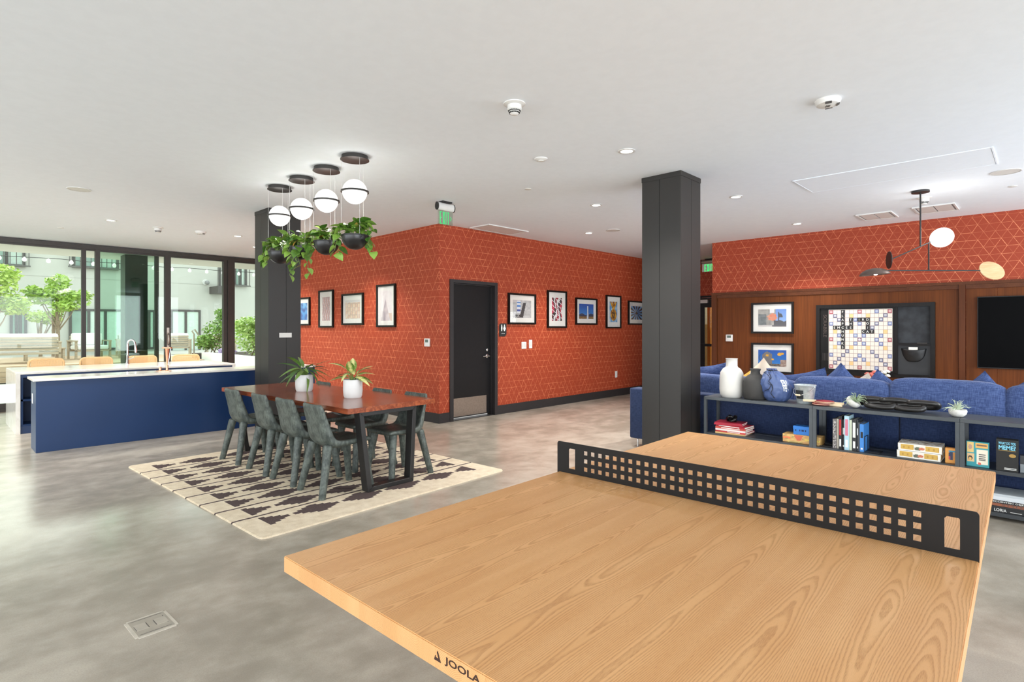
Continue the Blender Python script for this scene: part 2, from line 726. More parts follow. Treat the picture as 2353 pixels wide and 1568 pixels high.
M = {}
M['wallpaper'] = mat_wallpaper()
M['floor'] = mat_floor()
M['ash'] = mat_ash()
M['cherry'] = mat_walnut()
M['rug'] = mat_rug()
M['stone'] = mat_stone()
M['chair'] = mat_chair()
M['ceiling'] = pm('ceiling_paint', (236, 241, 247), 0.9, var=0.01, spec=0.2)
M['plaster'] = pm('white_plaster', (222, 221, 217), 0.9, var=0.02)
M['base'] = pm('dark_baseboard', (42, 39, 40), 0.5, var=0.06)
M['column'] = pm('bronze_panel', (41, 38, 35), 0.45, metal=0.15, var=0.05, vs=2.0)
M['mull'] = pm('bronze_mullion', (58, 53, 49), 0.45, metal=0.1, var=0.05)
M['door'] = pm('black_door', (22, 20, 21), 0.5, var=0.06, spec=0.3)
M['steel'] = pm('brushed_steel', (176, 166, 156), 0.32, metal=0.9, var=0.06, vs=40)
M['chrome'] = pm('chrome', (225, 225, 226), 0.08, metal=1.0, var=0.02)
M['white'] = pm('white_plastic', (222, 221, 218), 0.45, var=0.02)
M['offwhite'] = pm('offwhite_plastic', (214, 212, 207), 0.5, var=0.02)
M['grille'] = pm('grey_grille', (150, 150, 150), 0.6, var=0.05)
M['black'] = pm('black_metal', (34, 32, 31), 0.45, metal=0.1, var=0.06)
M['netblack'] = pm('black_net_steel', (26, 23, 21), 0.55, var=0.05, spec=0.25)
M['charcoal'] = pm('charcoal_steel', (70, 74, 77), 0.4, metal=0.2, var=0.05)
M['navy'] = pm('navy_paint', (14, 46, 88), 0.42, var=0.04, vs=2, spec=0.35)
M['navy_in'] = pm('navy_inside', (36, 58, 96), 0.5, var=0.04)
M['walnut'] = veneer('walnut_veneer', (88, 44, 14), (110, 58, 22), 0.55)
M['walnut_trim'] = veneer('walnut_trim', (78, 40, 17), (94, 50, 24), 0.5)
M['walnut_h'] = veneer('walnut_trim_across', (80, 42, 22), (98, 55, 30), 0.45, axis='x')
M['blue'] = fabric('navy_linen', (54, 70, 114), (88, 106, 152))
M['blue_shaded'] = fabric('navy_linen_shaded', (30, 42, 72), (46, 60, 94))  # same linen, darkened to paint in the shade behind the shelves
M['cream'] = fabric('cream_linen', (212, 196, 176), (232, 220, 204), bump=0.2)
M['outwhite'] = fabric('white_outdoor_cloth', (226, 226, 222), (244, 244, 242), bump=0.15)
M['frameblk'] = veneer('dark_frame_wood', (18, 15, 14), (28, 24, 22), 0.4, fine=60)
M['mat_board'] = pm('mat_board', (240, 237, 230), 0.9, var=0.01)
M['print'] = print_mat('photo_print')
M['glazing'] = glass('picture_glass', (252, 252, 252), 0.2)
M['pane'] = glass('window_glass', (240, 248, 243), 0.5)
M['pane_green'] = glass('green_glass', (226, 242, 233), 0.6)
M['lamp'] = emit('lamp_glow', (255, 250, 242), 7.0)
M['globe'] = emit('globe_glow', (255, 252, 247), 0.6)
M['disc'] = emit('disc_glow', (255, 252, 247), 1.3)
M['exit'] = emit('exit_green', (60, 190, 110), 0.75, (40, 150, 80))
M['exit_on'] = emit('exit_green_bright', (40, 230, 110), 1.1, (40, 170, 80))
M['acrylic'] = glass('acrylic', (236, 244, 238), 0.6)
M['soil'] = pm('soil', (52, 40, 32), 0.95, var=0.3, vs=60, bump=0.6)
M['pot'] = pm('white_ceramic', (216, 215, 212), 0.35, var=0.015)
M['bowl'] = pm('black_planter', (30, 29, 30), 0.3, var=0.04)
M['wire'] = pm('steel_wire', (196, 194, 190), 0.4, metal=0.6)
M['pothos'] = mat_leaf('pothos_leaf', (62, 104, 34), (136, 172, 74))
M['pothos_y'] = mat_leaf('yellowing_leaf', (190, 150, 60), (210, 180, 96))
M['stem'] = pm('green_stem', (112, 136, 62), 0.5, var=0.15)
M['dracaena'] = mat_leaf('strap_leaf', (58, 98, 38), (120, 152, 72))
M['aglaonema'] = mat_leaf('variegated_leaf', (96, 128, 52), (132, 156, 76), (226, 220, 150))
M['airplant'] = mat_leaf('air_plant_leaf', (158, 176, 142), (204, 214, 190), rough=0.7)
M['copper'] = pm('copper', (214, 146, 112), 0.22, metal=0.85, var=0.06, vs=30)
M['cane'] = pm('cane_webbing', (236, 196, 142), 0.6, var=0.12, vs=160)
M['rattan'] = pm('rattan_wood', (240, 198, 144), 0.5, var=0.08)
M['tv'] = pm('tv_glass', (5, 5, 6), 0.5, var=0.02, spec=0.06)
M['matteblack'] = pm('matte_black', (38, 37, 36), 0.75, var=0.06)
M['vaseblk'] = pm('dark_vase', (56, 54, 52), 0.7, var=0.05)
M['vasewht'] = pm('white_vase', (208, 205, 199), 0.55, var=0.015)
M['chainwood'] = pm('blackened_wood', (38, 35, 33), 0.33, var=0.12, vs=20)
M['chalk'] = pm('chalkboard', (32, 34, 37), 0.8, c2=(52, 55, 59), vs=7)
M['galv'] = pm('galvanised_steel', (172, 180, 182), 0.42, metal=0.55, c2=(206, 212, 212), vs=26)
M['woodlight'] = veneer('pale_wood', (226, 198, 160), (240, 218, 186), 0.5, axis='x', fine=60)
M['rubber_red'] = pm('red_rubber', (150, 22, 34), 0.5)
M['bagblue'] = pm('blue_nylon', (66, 84, 130), 0.4, c2=(86, 104, 148), vs=9, bump=0.25, bs=30)
M['paper'] = pm('paper_pages', (236, 230, 218), 0.8, var=0.05, vs=300)
M['print_wht'] = pm('white_ink', (238, 237, 232), 0.6, var=0.01)
M['print_grey'] = pm('grey_ink', (78, 74, 72), 0.6, var=0.02)
M['burn'] = pm('burnt_mark', (58, 32, 20), 0.7, var=0.1)


def solid(rgb, rough=0.5):
    k = 'solid_%d_%d_%d' % rgb
    if k not in M:
        M[k] = pm('ink_%d_%d_%d' % rgb, rgb, rough, var=0.04)
    return M[k]


# ------------------------------------------------------------------ setting
CH = 3.035
YR, XL, XW = 6.663, 5.345, 10.10
YN = 13.1


def slab(name, x0, x1, y0, y1, z0, z1, mat, label=None, parent=None):
    mb = MB()
    mb.box(x0, x1, y0, y1, z0, z1)
    o = mb.build(name, mat, parent)
    if parent is None:
        struct(o, label)
    elif label:
        o['label'] = label
    return o


slab('floor', -7.1, 15.2, -8.1, 13.2, -0.12, 0.0, M['floor'], 'grey polished concrete floor of the lounge')
slab('ceiling', -7.1, 15.2, -8.1, 13.2, CH, CH + 0.2, M['ceiling'], 'flat white painted ceiling')
slab('wall_left', XL, XL + 0.15, YR + 0.15, YN, 0, CH, M['wallpaper'], 'orange patterned wall behind the dining table')
# wall with the door: pieces around the opening
DX0, DX1, DZ = 5.615, 6.51, 2.155
mb = MB()
mb.box(XL, DX0 - 0.001, YR, YR + 0.15, 0, CH)
mb.box(DX1 + 0.001, 12.55, YR, YR + 0.15, 0, CH)
mb.box(DX0 - 0.001, DX1 + 0.001, YR, YR + 0.15, DZ + 0.001, CH)
struct(mb.build('wall_right', M['wallpaper']), 'orange patterned wall with the black door')
slab('wall_far', XW + 0.002, XW + 0.2, -8.0, 4.52, 0, CH, M['wallpaper'], 'orange patterned wall above the wood panelling')
# corridor beyond, with its end door
slab('wall_corridor', XW + 0.2, 12.4, 4.40, 4.52, 0, CH, M['wallpaper'])
EX = 12.40
mb = MB()
mb.box(EX, EX + 0.15, 4.40, 4.95, 0, CH)
mb.box(EX, EX + 0.15, 4.95, 6.15, 2.2, CH)
mb.box(EX, EX + 0.15, 6.15, YR, 0, CH)
struct(mb.build('wall_end', M['wallpaper']), 'dark orange wall at the end of the corridor')
# walls the camera has its back to, each with a long opening added for a fill lamp
mb = MB()
mb.box(-7.1, -7.0, -8.1, 13.2, 0, 0.15)
mb.box(-7.1, -7.0, -8.1, 13.2, 2.95, CH)
mb.box(-7.1, -7.0, -8.1, -6.4, 0.15, 2.95)
mb.box(-7.1, -7.0, 10.8, 13.2, 0.15, 2.95)
struct(mb.build('wall_back', M['plaster']))
mb = MB()
mb.box(-7.0, 5.0, -8.1, -8.0, 0, 0.15)
mb.box(-7.0, 5.0, -8.1, -8.0, 2.95, CH)
mb.box(-7.0, -5.1, -8.1, -8.0, 0.15, 2.95)
mb.box(4.1, 5.0, -8.1, -8.0, 0.15, 2.95)
mb.box(5.0, 5.1, -8.1, -3.3, 0, CH)  # jog added so a nearer fill lamp reaches the far ceiling
mb.box(5.1, XW, -3.4, -3.3, 0, 0.15)
mb.box(5.1, XW, -3.4, -3.3, 2.95, CH)
mb.box(5.1, 5.4, -3.4, -3.3, 0.15, 2.95)
mb.box(9.8, XW, -3.4, -3.3, 0.15, 2.95)
struct(mb.build('wall_side', M['plaster']))
# baseboards
BH, BT = 0.148, 0.014
slab('baseboard_left', XL - BT, XL, YR - BT, YN, 0, BH, M['base'], 'dark baseboard under the orange wall by the dining table')
slab('baseboard_right', 6.58, 12.4, YR - BT, YR, 0, BH, M['base'], 'dark baseboard along the orange wall right of the door')
slab('baseboard_corner', XL, 5.545, YR - BT, YR, 0, BH, M['base'])

# door 1: black door with a steel kick plate
d = sgroup('door_1', 'black door with a steel kick plate in the orange wall', (DX0, YR, 0))
w = DX1 - DX0
mb = MB()
mb.box(-0.07, 0, -0.02, 0.15, 0, DZ + 0.05)
mb.box(w, w + 0.065, -0.02, 0.15, 0, DZ + 0.05)
mb.box(0, w, -0.02, 0.15, DZ, DZ + 0.05)
mb.box(0, 0.014, 0.06, 0.15, 0, DZ)
mb.box(w - 0.014, w, 0.06, 0.15, 0, DZ)
mb.box(0, w, 0.06, 0.15, DZ - 0.014, DZ)
mb.build('door_frame', M['base'], d)
dpan = MB().box(0.016, w - 0.016, 0.085, 0.125, 0.03, DZ - 0.016).build('door_panel', M['door'], d)
mb = MB()
mb.box(0.045, w - 0.10, 0.081, 0.085, 0.045, 0.335)
for zx in (0.10, 0.38, 0.64):
    for zz in (0.065, 0.315):
        mb.ball((zx, 0.08, zz), 0.006, nu=6, nv=4)
mb.build('kick_plate', M['steel'], dpan, label='brushed steel kick plate')
mb = MB()
hx = w - 0.085
mb.lathe([(0.001, 0), (0.033, 0.0), (0.033, 0.012), (0.02, 0.016), (0.001, 0.016)], 18, M=Matrix.Translation((hx, 0.085, 0.985)) @ Matrix.Rotation(PI / 2, 4, 'X'))
mb.tube([(hx, 0.08, 0.985), (hx, 0.035, 0.985)], 0.012, 10)
mb.tube([(hx + 0.008, 0.032, 0.985), (hx - 0.05, 0.03, 0.985), (hx - 0.125, 0.036, 0.982)], [0.012, 0.011, 0.008], 10)
mb.build('door_handle', M['chrome'], dpan, True, label='chrome lever handle')
mb = MB()
mb.lathe([(0.001, 0), (0.026, 0), (0.026, 0.014), (0.014, 0.02), (0.001, 0.02)], 16, M=Matrix.Translation((hx, 0.085, 1.085)) @ Matrix.Rotation(PI / 2, 4, 'X'))
mb.build('deadbolt', M['chrome'], dpan, True)
MB().box(0.0, w, 0.0, 0.15, -0.002, 0.006).build('threshold', M['base'], d)

# corridor end door
d = sgroup('door_2', 'dark glazed door at the end of the corridor', (EX, 6.15, 0), R_(-90))
mb = MB()
mb.box(0, 0.07, -0.02, 0.1, 0, 2.2)
mb.box(1.13, 1.2, -0.02, 0.1, 0, 2.2)
mb.box(0.07, 1.13, -0.02, 0.1, 2.12, 2.2)
mb.build('door_frame', M['door'], d)
mb = MB()
mb.box(0.075, 0.396, 0.03, 0.07, 0.01, 2.115)
mb.box(1.0, 1.125, 0.03, 0.07, 0.01, 2.115)
mb.box(0.396, 1.0, 0.03, 0.07, 1.93, 2.115)
mb.box(0.396, 1.0, 0.03, 0.07, 0.01, 0.2)
mb.box(0.075, 1.125, 0.0, 0.03, 1.03, 1.09)
mb.build('door_panel', M['door'], d)
MB().box(0.396, 1.0, 0.045, 0.055, 0.2, 1.93).build('pane', M['pane'], d)
MB().box(0.24, 0.50, -0.03, 0.03, 2.03, 2.10).build('door_closer', M['offwhite'], d)
mb = MB()
mb.tube([(0.36, -0.02, 2.15), (0.75, -0.05, 2.15)], 0.008, 6)
mb.build('closer_arm', M['chrome'], d)
slab('wall_beyond', EX + 1.9, EX + 2.0, 3.9, 7.2, 0, CH, pm('beyond_wall', (206, 196, 172), 0.8))
slab('trim_1', EX + 0.6, EX + 0.72, 5.86, 5.94, 0, CH, solid((226, 142, 44)), 'orange post seen through the corridor door')
slab('trim_2', EX + 1.85, EX + 1.9, 3.9, 7.2, 0, 1.55, pm('beyond_panel', (150, 118, 70), 0.6), 'brown wainscot seen through the corridor door')
area('beyond_fill', (EX + 1.2, 5.4, 3.0), (0, 0, 0), 0.8, 0.8, 26, (1, 0.95, 0.88))  # unseen lamp added to brighten the room beyond the end door


# columns, clad in bronze sheet with open seams
def column(name, label, x0, y0, w, seam):
    c = sgroup(name, label, (x0, y0, 0))
    g = 0.004
    MB().box(0.012, w - 0.012, 0.012, w - 0.012, 0, CH - 0.04).build('core', M['black'], c)
    k = 0
    # two cladding sheets a face
    for s0, s1 in ((0, seam - g / 2), (seam + g / 2, w)):
        MB().box(s0 if s0 else 0.0, s1, 0, 0.012, 0, CH - 0.05).build('cladding_sheet', M['column'], c)
        MB().box(s0, s1, w - 0.012, w, 0, CH - 0.05).build('cladding_sheet', M['column'], c)
        MB().box(0, 0.012, max(s0, 0.0122), min(s1, w - 0.0122), 0, CH - 0.05).build('cladding_sheet', M['column'], c)
        MB().box(w - 0.012, w, max(s0, 0.0122), min(s1, w - 0.0122), 0, CH - 0.05).build('cladding_sheet', M['column'], c)
    MB().box(-0.004, w + 0.004, -0.004, w + 0.004, CH - 0.05, CH - 0.001).build('top_collar', M['column'], c)
    return c


column('column', 'dark bronze-clad square column beside the low shelves', 5.23, 2.668, 0.44, 0.235)
column('column', 'dark bronze-clad square column behind the hanging planters', 3.082, 7.402, 0.44, 0.24)

# wood panelling on the far wall
trim = struct(MB().box(XW - 0.035, XW, -3.29, 4.52, 2.06, 2.10).build('trim_3', M['walnut_h']), 'wooden cap rail on top of the wall panelling')
wp = sgroup('trim_4', 'walnut panelling behind the sofa', (XW, 0, 0))
for y0, y1 in ((4.42, 4.515), (0.84, 0.91), (-2.9, -2.83)):
    MB().box(-0.045, 0, y0, y1, 0, 2.06).build('upright', M['walnut_trim'], wp)
MB().box(-0.03, 0, 0.912, 4.418, 2.0, 2.058).build('rail', M['walnut_h'], wp)
MB().box(-0.03, 0, -2.828, 0.838, 2.0, 2.058).build('rail', M['walnut_h'], wp)
ye = [4.416, 3.32, 1.745, 0.914]
for a, b in zip(ye, ye[1:]):
    MB().box(-0.012, 0, b + 0.0015, a - 0.0015, 0, 1.998).build('veneer_panel', M['walnut'], wp)
ye = [0.836, 0.50, -1.1, -2.826]
for a, b in zip(ye, ye[1:]):
    MB().box(-0.012, 0, b + 0.0015, a - 0.0015, 0, 1.998).build('veneer_panel', M['walnut'], wp)

# ------------------------------------------------------------------ window wall and everything outside
def Wp(px, py, y=None, z=None, x=None):
    """measured image position -> room point on a plane (survey helper used to place the courtyard)"""
    ya = R_(43.833)
    F = Vector((math.cos(ya), math.sin(ya), 0))
    Rr = Vector((math.sin(ya), -math.cos(ya), 0))
    d_ = F + Rr * ((px - 1176.5) / 1283.5) + Vector((0, 0, -(py - 755.5) / 1283.5))
    if y is not None:
        t = y / d_.y
    elif x is not None:
        t = x / d_.x
    else:
        t = (z - 1.44) / d_.z
    return Vector((0, 0, 1.44)) + d_ * t


HZ = 2.945
xs = [-6.9, 1.966, 2.172, 3.334, 4.458, 5.34]
slab('trim_5', -7.0, XL, YN - 0.06, YN + 0.06, HZ, CH - 0.012, M['mull'], 'dark bronze head frame above the glass wall')
slab('trim_6', -7.0, XL, YN - 0.07, YN + 0.07, 0, 0.05, M['mull'], 'dark bronze sill track under the glass wall')
names = ['window_1', 'window_2', 'window_3', 'window_4', 'window_5']
mw = {0: 0.066, 1: 0.075, 2: 0.103, 3: 0.215}
for i in range(5):
    x0, x1 = xs[i], xs[i + 1]
    wgrp = sgroup(names[i], None, (0, YN, 0))
    a = x0 + (0.05 if i == 0 else [0.066, 0.075, 0.103, 0.219][i - 1])
    if i < 4:
        wd = [0.066, 0.075, 0.103, 0.219][i]
        if i == 3:
            MB().box(x1, x1 + 0.075, -0.05, 0.05, 0.05, HZ).build('mullion', M['mull'], wgrp)
            MB().box(x1 + 0.08, x1 + wd, -0.09, 0.06, 0.05, HZ).build('mullion', M['mull'], wgrp)
        else:
            MB().box(x1, x1 + wd, -0.05, 0.05, 0.05, HZ).build('mullion', M['mull'], wgrp)
    MB().box(a, x1, -0.035, 0.035, 0.05, 0.14).build('bottom_rail', M['mull'], wgrp)
    MB().box(a, x1, -0.035, 0.035, HZ - 0.03, HZ).build('top_rail', M['mull'], wgrp)
    MB().box(a, x1, -0.004, 0.004, 0.14, HZ - 0.03).build('pane', M['pane'], wgrp)
    if i == 2:
        # a second sliding leaf parked behind the first, tinted green where the panes overlap
        MB().box(x1 - 0.155, x1 - 0.085, 0.06, 0.12, 0.05, HZ).build('sliding_stile', M['mull'], wgrp)
        MB().box(a, x1 - 0.155, 0.086, 0.094, 0.05, HZ).build('pane', M['pane_green'], wgrp)
        mb = MB()
        hx = x1 + 0.05
        mb.box(hx - 0.022, hx + 0.022, -0.06, -0.05, 1.05, 1.46)
        mb.tube([(hx, -0.055, 1.10), (hx, -0.11, 1.13), (hx, -0.125, 1.22), (hx, -0.11, 1.31), (hx, -0.055, 1.35)], 0.012, 8)
        mb.build('pull_handle', M['steel'], wgrp, True, label='steel door pull')
# courtyard ground, deck, facade
M['paving'] = pm('pale_paving', (206, 202, 194), 0.85, var=0.06, vs=3)
M['facade'] = pm('grey_render', (196, 195, 188), 0.9, var=0.02, vs=1.5)
M['soffit'] = pm('soffit_render', (210, 206, 200), 0.9, var=0.01)
M['deckwood'] = veneer('deck_wood', (168, 142, 118), (198, 174, 150), 0.7, axis='x', fine=40)
M['teak'] = veneer('teak', (166, 150, 130), (194, 180, 160), 0.7, axis='x', fine=50)
M['bark'] = pm('bark', (150, 132, 112), 0.9, var=0.2, vs=30, bump=0.5)
M['leaf_out'] = mat_leaf('tree_leaf', (158, 188, 84), (206, 220, 128), rough=0.6)
M['leaf_bush'] = mat_leaf('shrub_leaf', (112, 150, 62), (178, 204, 122), rough=0.6)
M['blind'] = pm('roller_blind', (206, 222, 212), 0.8, var=0.03)
M['farframe'] = pm('far_window_frame', (84, 80, 78), 0.5)
M['farglass'] = pm('far_window_glass', (150, 176, 164), 0.15, var=0.1, vs=1.2)
M['railgrey'] = pm('grey_railing', (104, 102, 98), 0.5)
M['railpale'] = pm('pale_railing', (176, 166, 154), 0.4, metal=0.3)
M['plantwall'] = pm('white_planter_wall', (226, 226, 218), 0.85, var=0.02)
M['lilac'] = pm('lilac_flowers', (170, 150, 190), 0.8, var=0.1)
slab('ground', -14, 30, YN + 0.1, 31, -0.2, -0.02, M['paving'], 'pale courtyard paving beyond the glass wall')
FY = 30.0
slab('wall_courtyard', -14, 30, FY, FY + 0.3, -0.1, 6.5, M['facade'], 'pale grey rendered building across the courtyard')
slab('wall_courtyard_side', -14.3, -14, YN + 0.1, FY, -0.1, 6.5, M['facade'])
slab('soffit', -14, 12, YN + 0.07, 15.75, CH + 0.02, CH + 0.25, M['soffit'], 'pale overhanging soffit outside the glass wall')
MB_ = MB().box(-1.0, 5.5, 14.2, 14.24, CH + 0.005, CH + 0.02)
tag(MB_.build('linear_light', emit('strip_glow', (255, 255, 255), 1.2)), 'thin white strip light in the soffit outside the glass', 'light')
c = sgroup('column', 'dark square column outside behind the sliding glass', (2.93, 14.45, 0))
MB().box(0, 0.42, 0, 0.42, -0.02, CH + 0.02).build('shaft', M['column'], c)
# control joints in the render
for zz in (3.6, 6.2):
    slab('trim_7' if zz < 4 else 'trim_8', -14, 30, FY - 0.006, FY, zz, zz + 0.02, pm('render_joint%d' % zz, (176, 175, 168), 0.9))

# facade windows (px, py corners measured in the photograph, on the facade plane)


def fwin(name, label, x0, z0, x1, z1, n, blind, group=None):
    wg = thing(name, label, 'window', (x0, FY, z0), 0, group)
    w, h = x1 - x0, z1 - z0
    mb = MB()
    t = 0.09
    mb.box(0, w, -0.08, -0.01, 0, t)
    mb.box(0, w, -0.08, -0.01, h - t, h)
    mb.box(0, t, -0.08, -0.01, t, h - t)
    mb.box(w - t, w, -0.08, -0.01, t, h - t)
    mb.build('frame', M['farframe'], wg)
    for i in range(n):
        a, b = t + (w - 2 * t) * i / n, t + (w - 2 * t) * (i + 1) / n
        if i:
            MB().box(a - 0.05, a + 0.05, -0.08, -0.01, t, h - t).build('mullion', M['farframe'], wg)
        MB().box(a + (0.05 if i else 0), b - (0.05 if i < n - 1 else 0), -0.04, -0.02, t, h - t).build('pane', M['blind'] if blind[i % len(blind)] else M['farglass'], wg)
    return wg


def P2(px, py):
    return Wp(px, py, y=FY)


def fw2(name, label, px0, py0, px1, py1, n, blind, group=None):
    # bottom-left and top-right image corners
    a, b = P2(px0, py1), P2(px1, py0)
    return fwin(name, label, a.x, a.z, b.x, b.z, n, blind, group)


fw2('facade_window', 'wide sliding window with pale blinds behind the two teak chairs', 391, 713, 460, 810, 2, (1, 1))
fw2('facade_window', 'wide sliding window with green-tinted blinds behind the sliding door', 158, 712, 284, 806, 3, (0, 1, 1))
fw2('facade_window', 'narrow window beside the outdoor column, half dark', 328, 713, 356, 803, 2, (0, 1))
fw2('facade_window', 'barred-looking dark window behind the trees at ground level', 22, 706, 62, 800, 3, (0, 1, 0))


def juliet(name, label, px0, py0, px1, py1, group=None):
    """upper window with a flat balcony railing in front"""
    wg = fw2(name, label, px0, py0 - 40, px1, py1, 2, (0, 1), group)
    a, b = P2(px0, py1), P2(px1, py0)
    w, h = b.x - a.x, 1.15
    for k in range(2):
        MB().box(-0.15, w + 0.15, -0.2, -0.15, h * k + 0.0, h * k + 0.06).build('rail', M['railgrey'], wg)
    n = int(w / 0.16)
    mb = MB()
    for k in range(n + 1):
        mb.box(-0.1 + (w + 0.2) * k / n - 0.015, -0.1 + (w + 0.2) * k / n + 0.015, -0.19, -0.16, 0.06, h)
    o = mb.build('balusters', M['railgrey'], wg)
    o['kind'] = 'stuff'
    return wg


juliet('balcony_window', 'upper window with grey railing above the tall courtyard tree', 165, 590, 272, 615)
juliet('balcony_window', 'upper window with grey railing at the edge of the glass wall', -30, 582, 58, 609)
juliet('balcony_window', 'upper window with slatted railing right of the thick mullion', 537, 615, 566, 658)
bal = thing('balcony', 'small dark projecting balcony left of the thick mullion', 'balcony', P2(481, 676), 0)
w = P2(513, 676).x - P2(481, 676).x
MB().box(0, w, -1.2, 0, 0, 0.35).build('slab', M['farframe'], bal)
MB().box(0, w, -1.2, -1.14, 1.35, 1.42).build('rail', M['railgrey'], bal)
for k in range(6):
    MB().box(w * k / 5.2, w * k / 5.2 + 0.04, -1.19, -1.15, 0.35, 1.35).build('baluster', M['railgrey'], bal)
MB().box(w * 0.66, w * 0.78, -0.06, -0.01, 0.35, 2.0).build('door_jamb', M['farframe'], bal)
p = P2(471, 649)
cmr = thing('security_camera', 'small white security camera on the far facade', 'camera', p)
mb = MB()
mb.lathe([(0.001, 0), (0.14, 0), (0.14, 0.08), (0.001, 0.08)], 12, M=Matrix.Rotation(PI / 2, 4, 'X'))
mb.build('mount', M['white'], cmr)
MB().ball((0.05, -0.16, -0.02), 0.11, nu=10, nv=6).build('dome', M['grille'], cmr, True)

# raised deck with plank fascia
dk = sgroup('deck', 'raised timber deck in the courtyard', (0, 0, 0))
DKZ, DKY = 0.434, 19.9
k = 0
yy = DKY
rnd = random.Random(4)
while yy < 26.0:
    MB().box(-8, 6.2, yy, yy + 0.135, DKZ - 0.04, DKZ).build('plank', M['deckwood'], dk)
    yy += 0.142
for i in range(3):
    MB().box(-8, 6.2, DKY - 0.03, DKY - 0.001, DKZ - 0.148 - 0.142 * i, DKZ - 0.012 - 0.142 * i).build('fascia_board', M['deckwood'], dk)
slab('path', 6.25, 30, 22.6, 30, -0.02, 0.40, M['paving'], 'pale raised courtyard terrace by the far chairs')
slab('planter_wall', 6.4, 6.6, 14.6, 20.8, -0.02, 0.63, M['plantwall'], 'low white planter wall in front of the shrubs')
slab('planter_bed', 6.6, 12, 14.6, 22.5, -0.02, 0.55, M['soil'])


# trees: trunk, branches, leaf mass
def leaf_mass(name, mat, blobs, n, size, rng, parent):
    mb = MB()
    tot = sum(b[3] for b in blobs)
    for cx, cy, cz, r, sq in blobs:
        k = int(n * r / tot)
        for _ in range(k):
            while True:
                v = Vector((rng.uniform(-1, 1), rng.uniform(-1, 1), rng.uniform(-1, 1)))
                if v.length < 1:
                    break
            p = Vector((cx + v.x * r, cy + v.y * r, cz + v.z * r * sq))
            a = Vector((rng.uniform(-1, 1), rng.uniform(-1, 1), rng.uniform(-.6, .6))).normalized()
            b = a.cross(Vector((rng.uniform(-1, 1), rng.uniform(-1, 1), rng.uniform(-1, 1)))).normalized()
            s = size * rng.uniform(0.6, 1.3)
            q = [p - a * s, p + b * s * 0.45, p + a * s, p - b * s * 0.45]
            mb.verts(q, [(0, 1, 2, 3)])
    o = mb.build(name, mat, parent)
    o['kind'] = 'stuff'
    return o


def tree(label, base, h, blobs, n, seed, mat, group=None):
    rng = random.Random(seed)
    t = thing('courtyard_tree', label, 'tree', base, 0, group)
    top = h * 0.95
    mb = MB()
    mb.tube([(0, 0, -0.05), (0.02, 0.02, h * 0.25), (-0.02, 0, h * 0.5), (0.03, 0.02, h * 0.75)], [0.07, 0.055, 0.04, 0.02], 8)
    mb.build('trunk', M['bark'], t, True)
    for i in range(9):
        b = blobs[i % len(blobs)]
        s = Vector((0, 0, h * rng.uniform(0.28, 0.5)))
        e = Vector((b[0] + rng.uniform(-.3, .3) * b[3], b[1] + rng.uniform(-.3, .3) * b[3], b[2] + rng.uniform(-.3, .2) * b[3]))
        m_ = s.lerp(e, 0.5) + Vector((0, 0, -0.08))
        MB().tube([s, m_, e], [0.028, 0.018, 0.006], 5).build('branch', M['bark'], t, True)
    leaf_mass('foliage', mat, blobs, n, 0.085, rng, t)
    return t


b = Wp(132, 800, y=24.0)
tree('tall multi-branched courtyard tree with yellow-green leaves behind the glass', (b.x, 24.0, DKZ), 3.1,
     [(0, 0, 2.2, 0.48, 0.7), (-0.42, 0.1, 2.05, 0.42, 0.65), (0.46, 0, 1.95, 0.46, 0.65), (0.05, 0.2, 2.6, 0.36, 0.7), (-0.62, 0, 2.25, 0.28, 0.6), (0.68, 0.2, 2.15, 0.36, 0.5), (0.12, -0.2, 1.75, 0.38, 0.5)], 1500, 1, M['leaf_out'])
b = Wp(-8, 800, y=23.5)
tree('bushy green courtyard tree at the very edge of the glass wall', (b.x, 23.5, DKZ), 3.3,
     [(0, 0, 2.15, 0.62, 0.8), (0.42, 0, 1.75, 0.42, 0.8), (-0.4, 0, 2.4, 0.5, 0.8), (0.2, 0, 2.7, 0.4, 0.8)], 1500, 2, M['leaf_out'])
b = Wp(92, 800, y=27)
tree('small slender tree further back between the two larger trees', (b.x, 27, 0), 2.3, [(0, 0, 1.9, 0.4, 0.6), (0.35, 0, 1.75, 0.3, 0.6)], 350, 3, M['leaf_out'])
b = Wp(113, 800, y=25.9)
tree('thin pale-barked sapling in front of the grey facade', (b.x + 0.1, 25.7, DKZ), 1.9, [(0, 0, 1.5, 0.3, 0.6)], 160, 5, M['leaf_out'])


def shrub(label, x, y, z, blobs, n, seed):
    rng = random.Random(seed)
    t = thing('shrub', label, 'shrub', (x, y, z))
    for i in range(4):
        bl = blobs[i % len(blobs)]
        MB().tube([(0.1 * i - 0.15, 0, -0.02), (bl[0] * 0.5, bl[1] * 0.5, bl[2] * 0.6), (bl[0], bl[1], bl[2])], [0.02, 0.015, 0.006], 5).build('stem', M['bark'], t)
    leaf_mass('foliage', M['leaf_bush'], blobs, n, 0.07, rng, t)


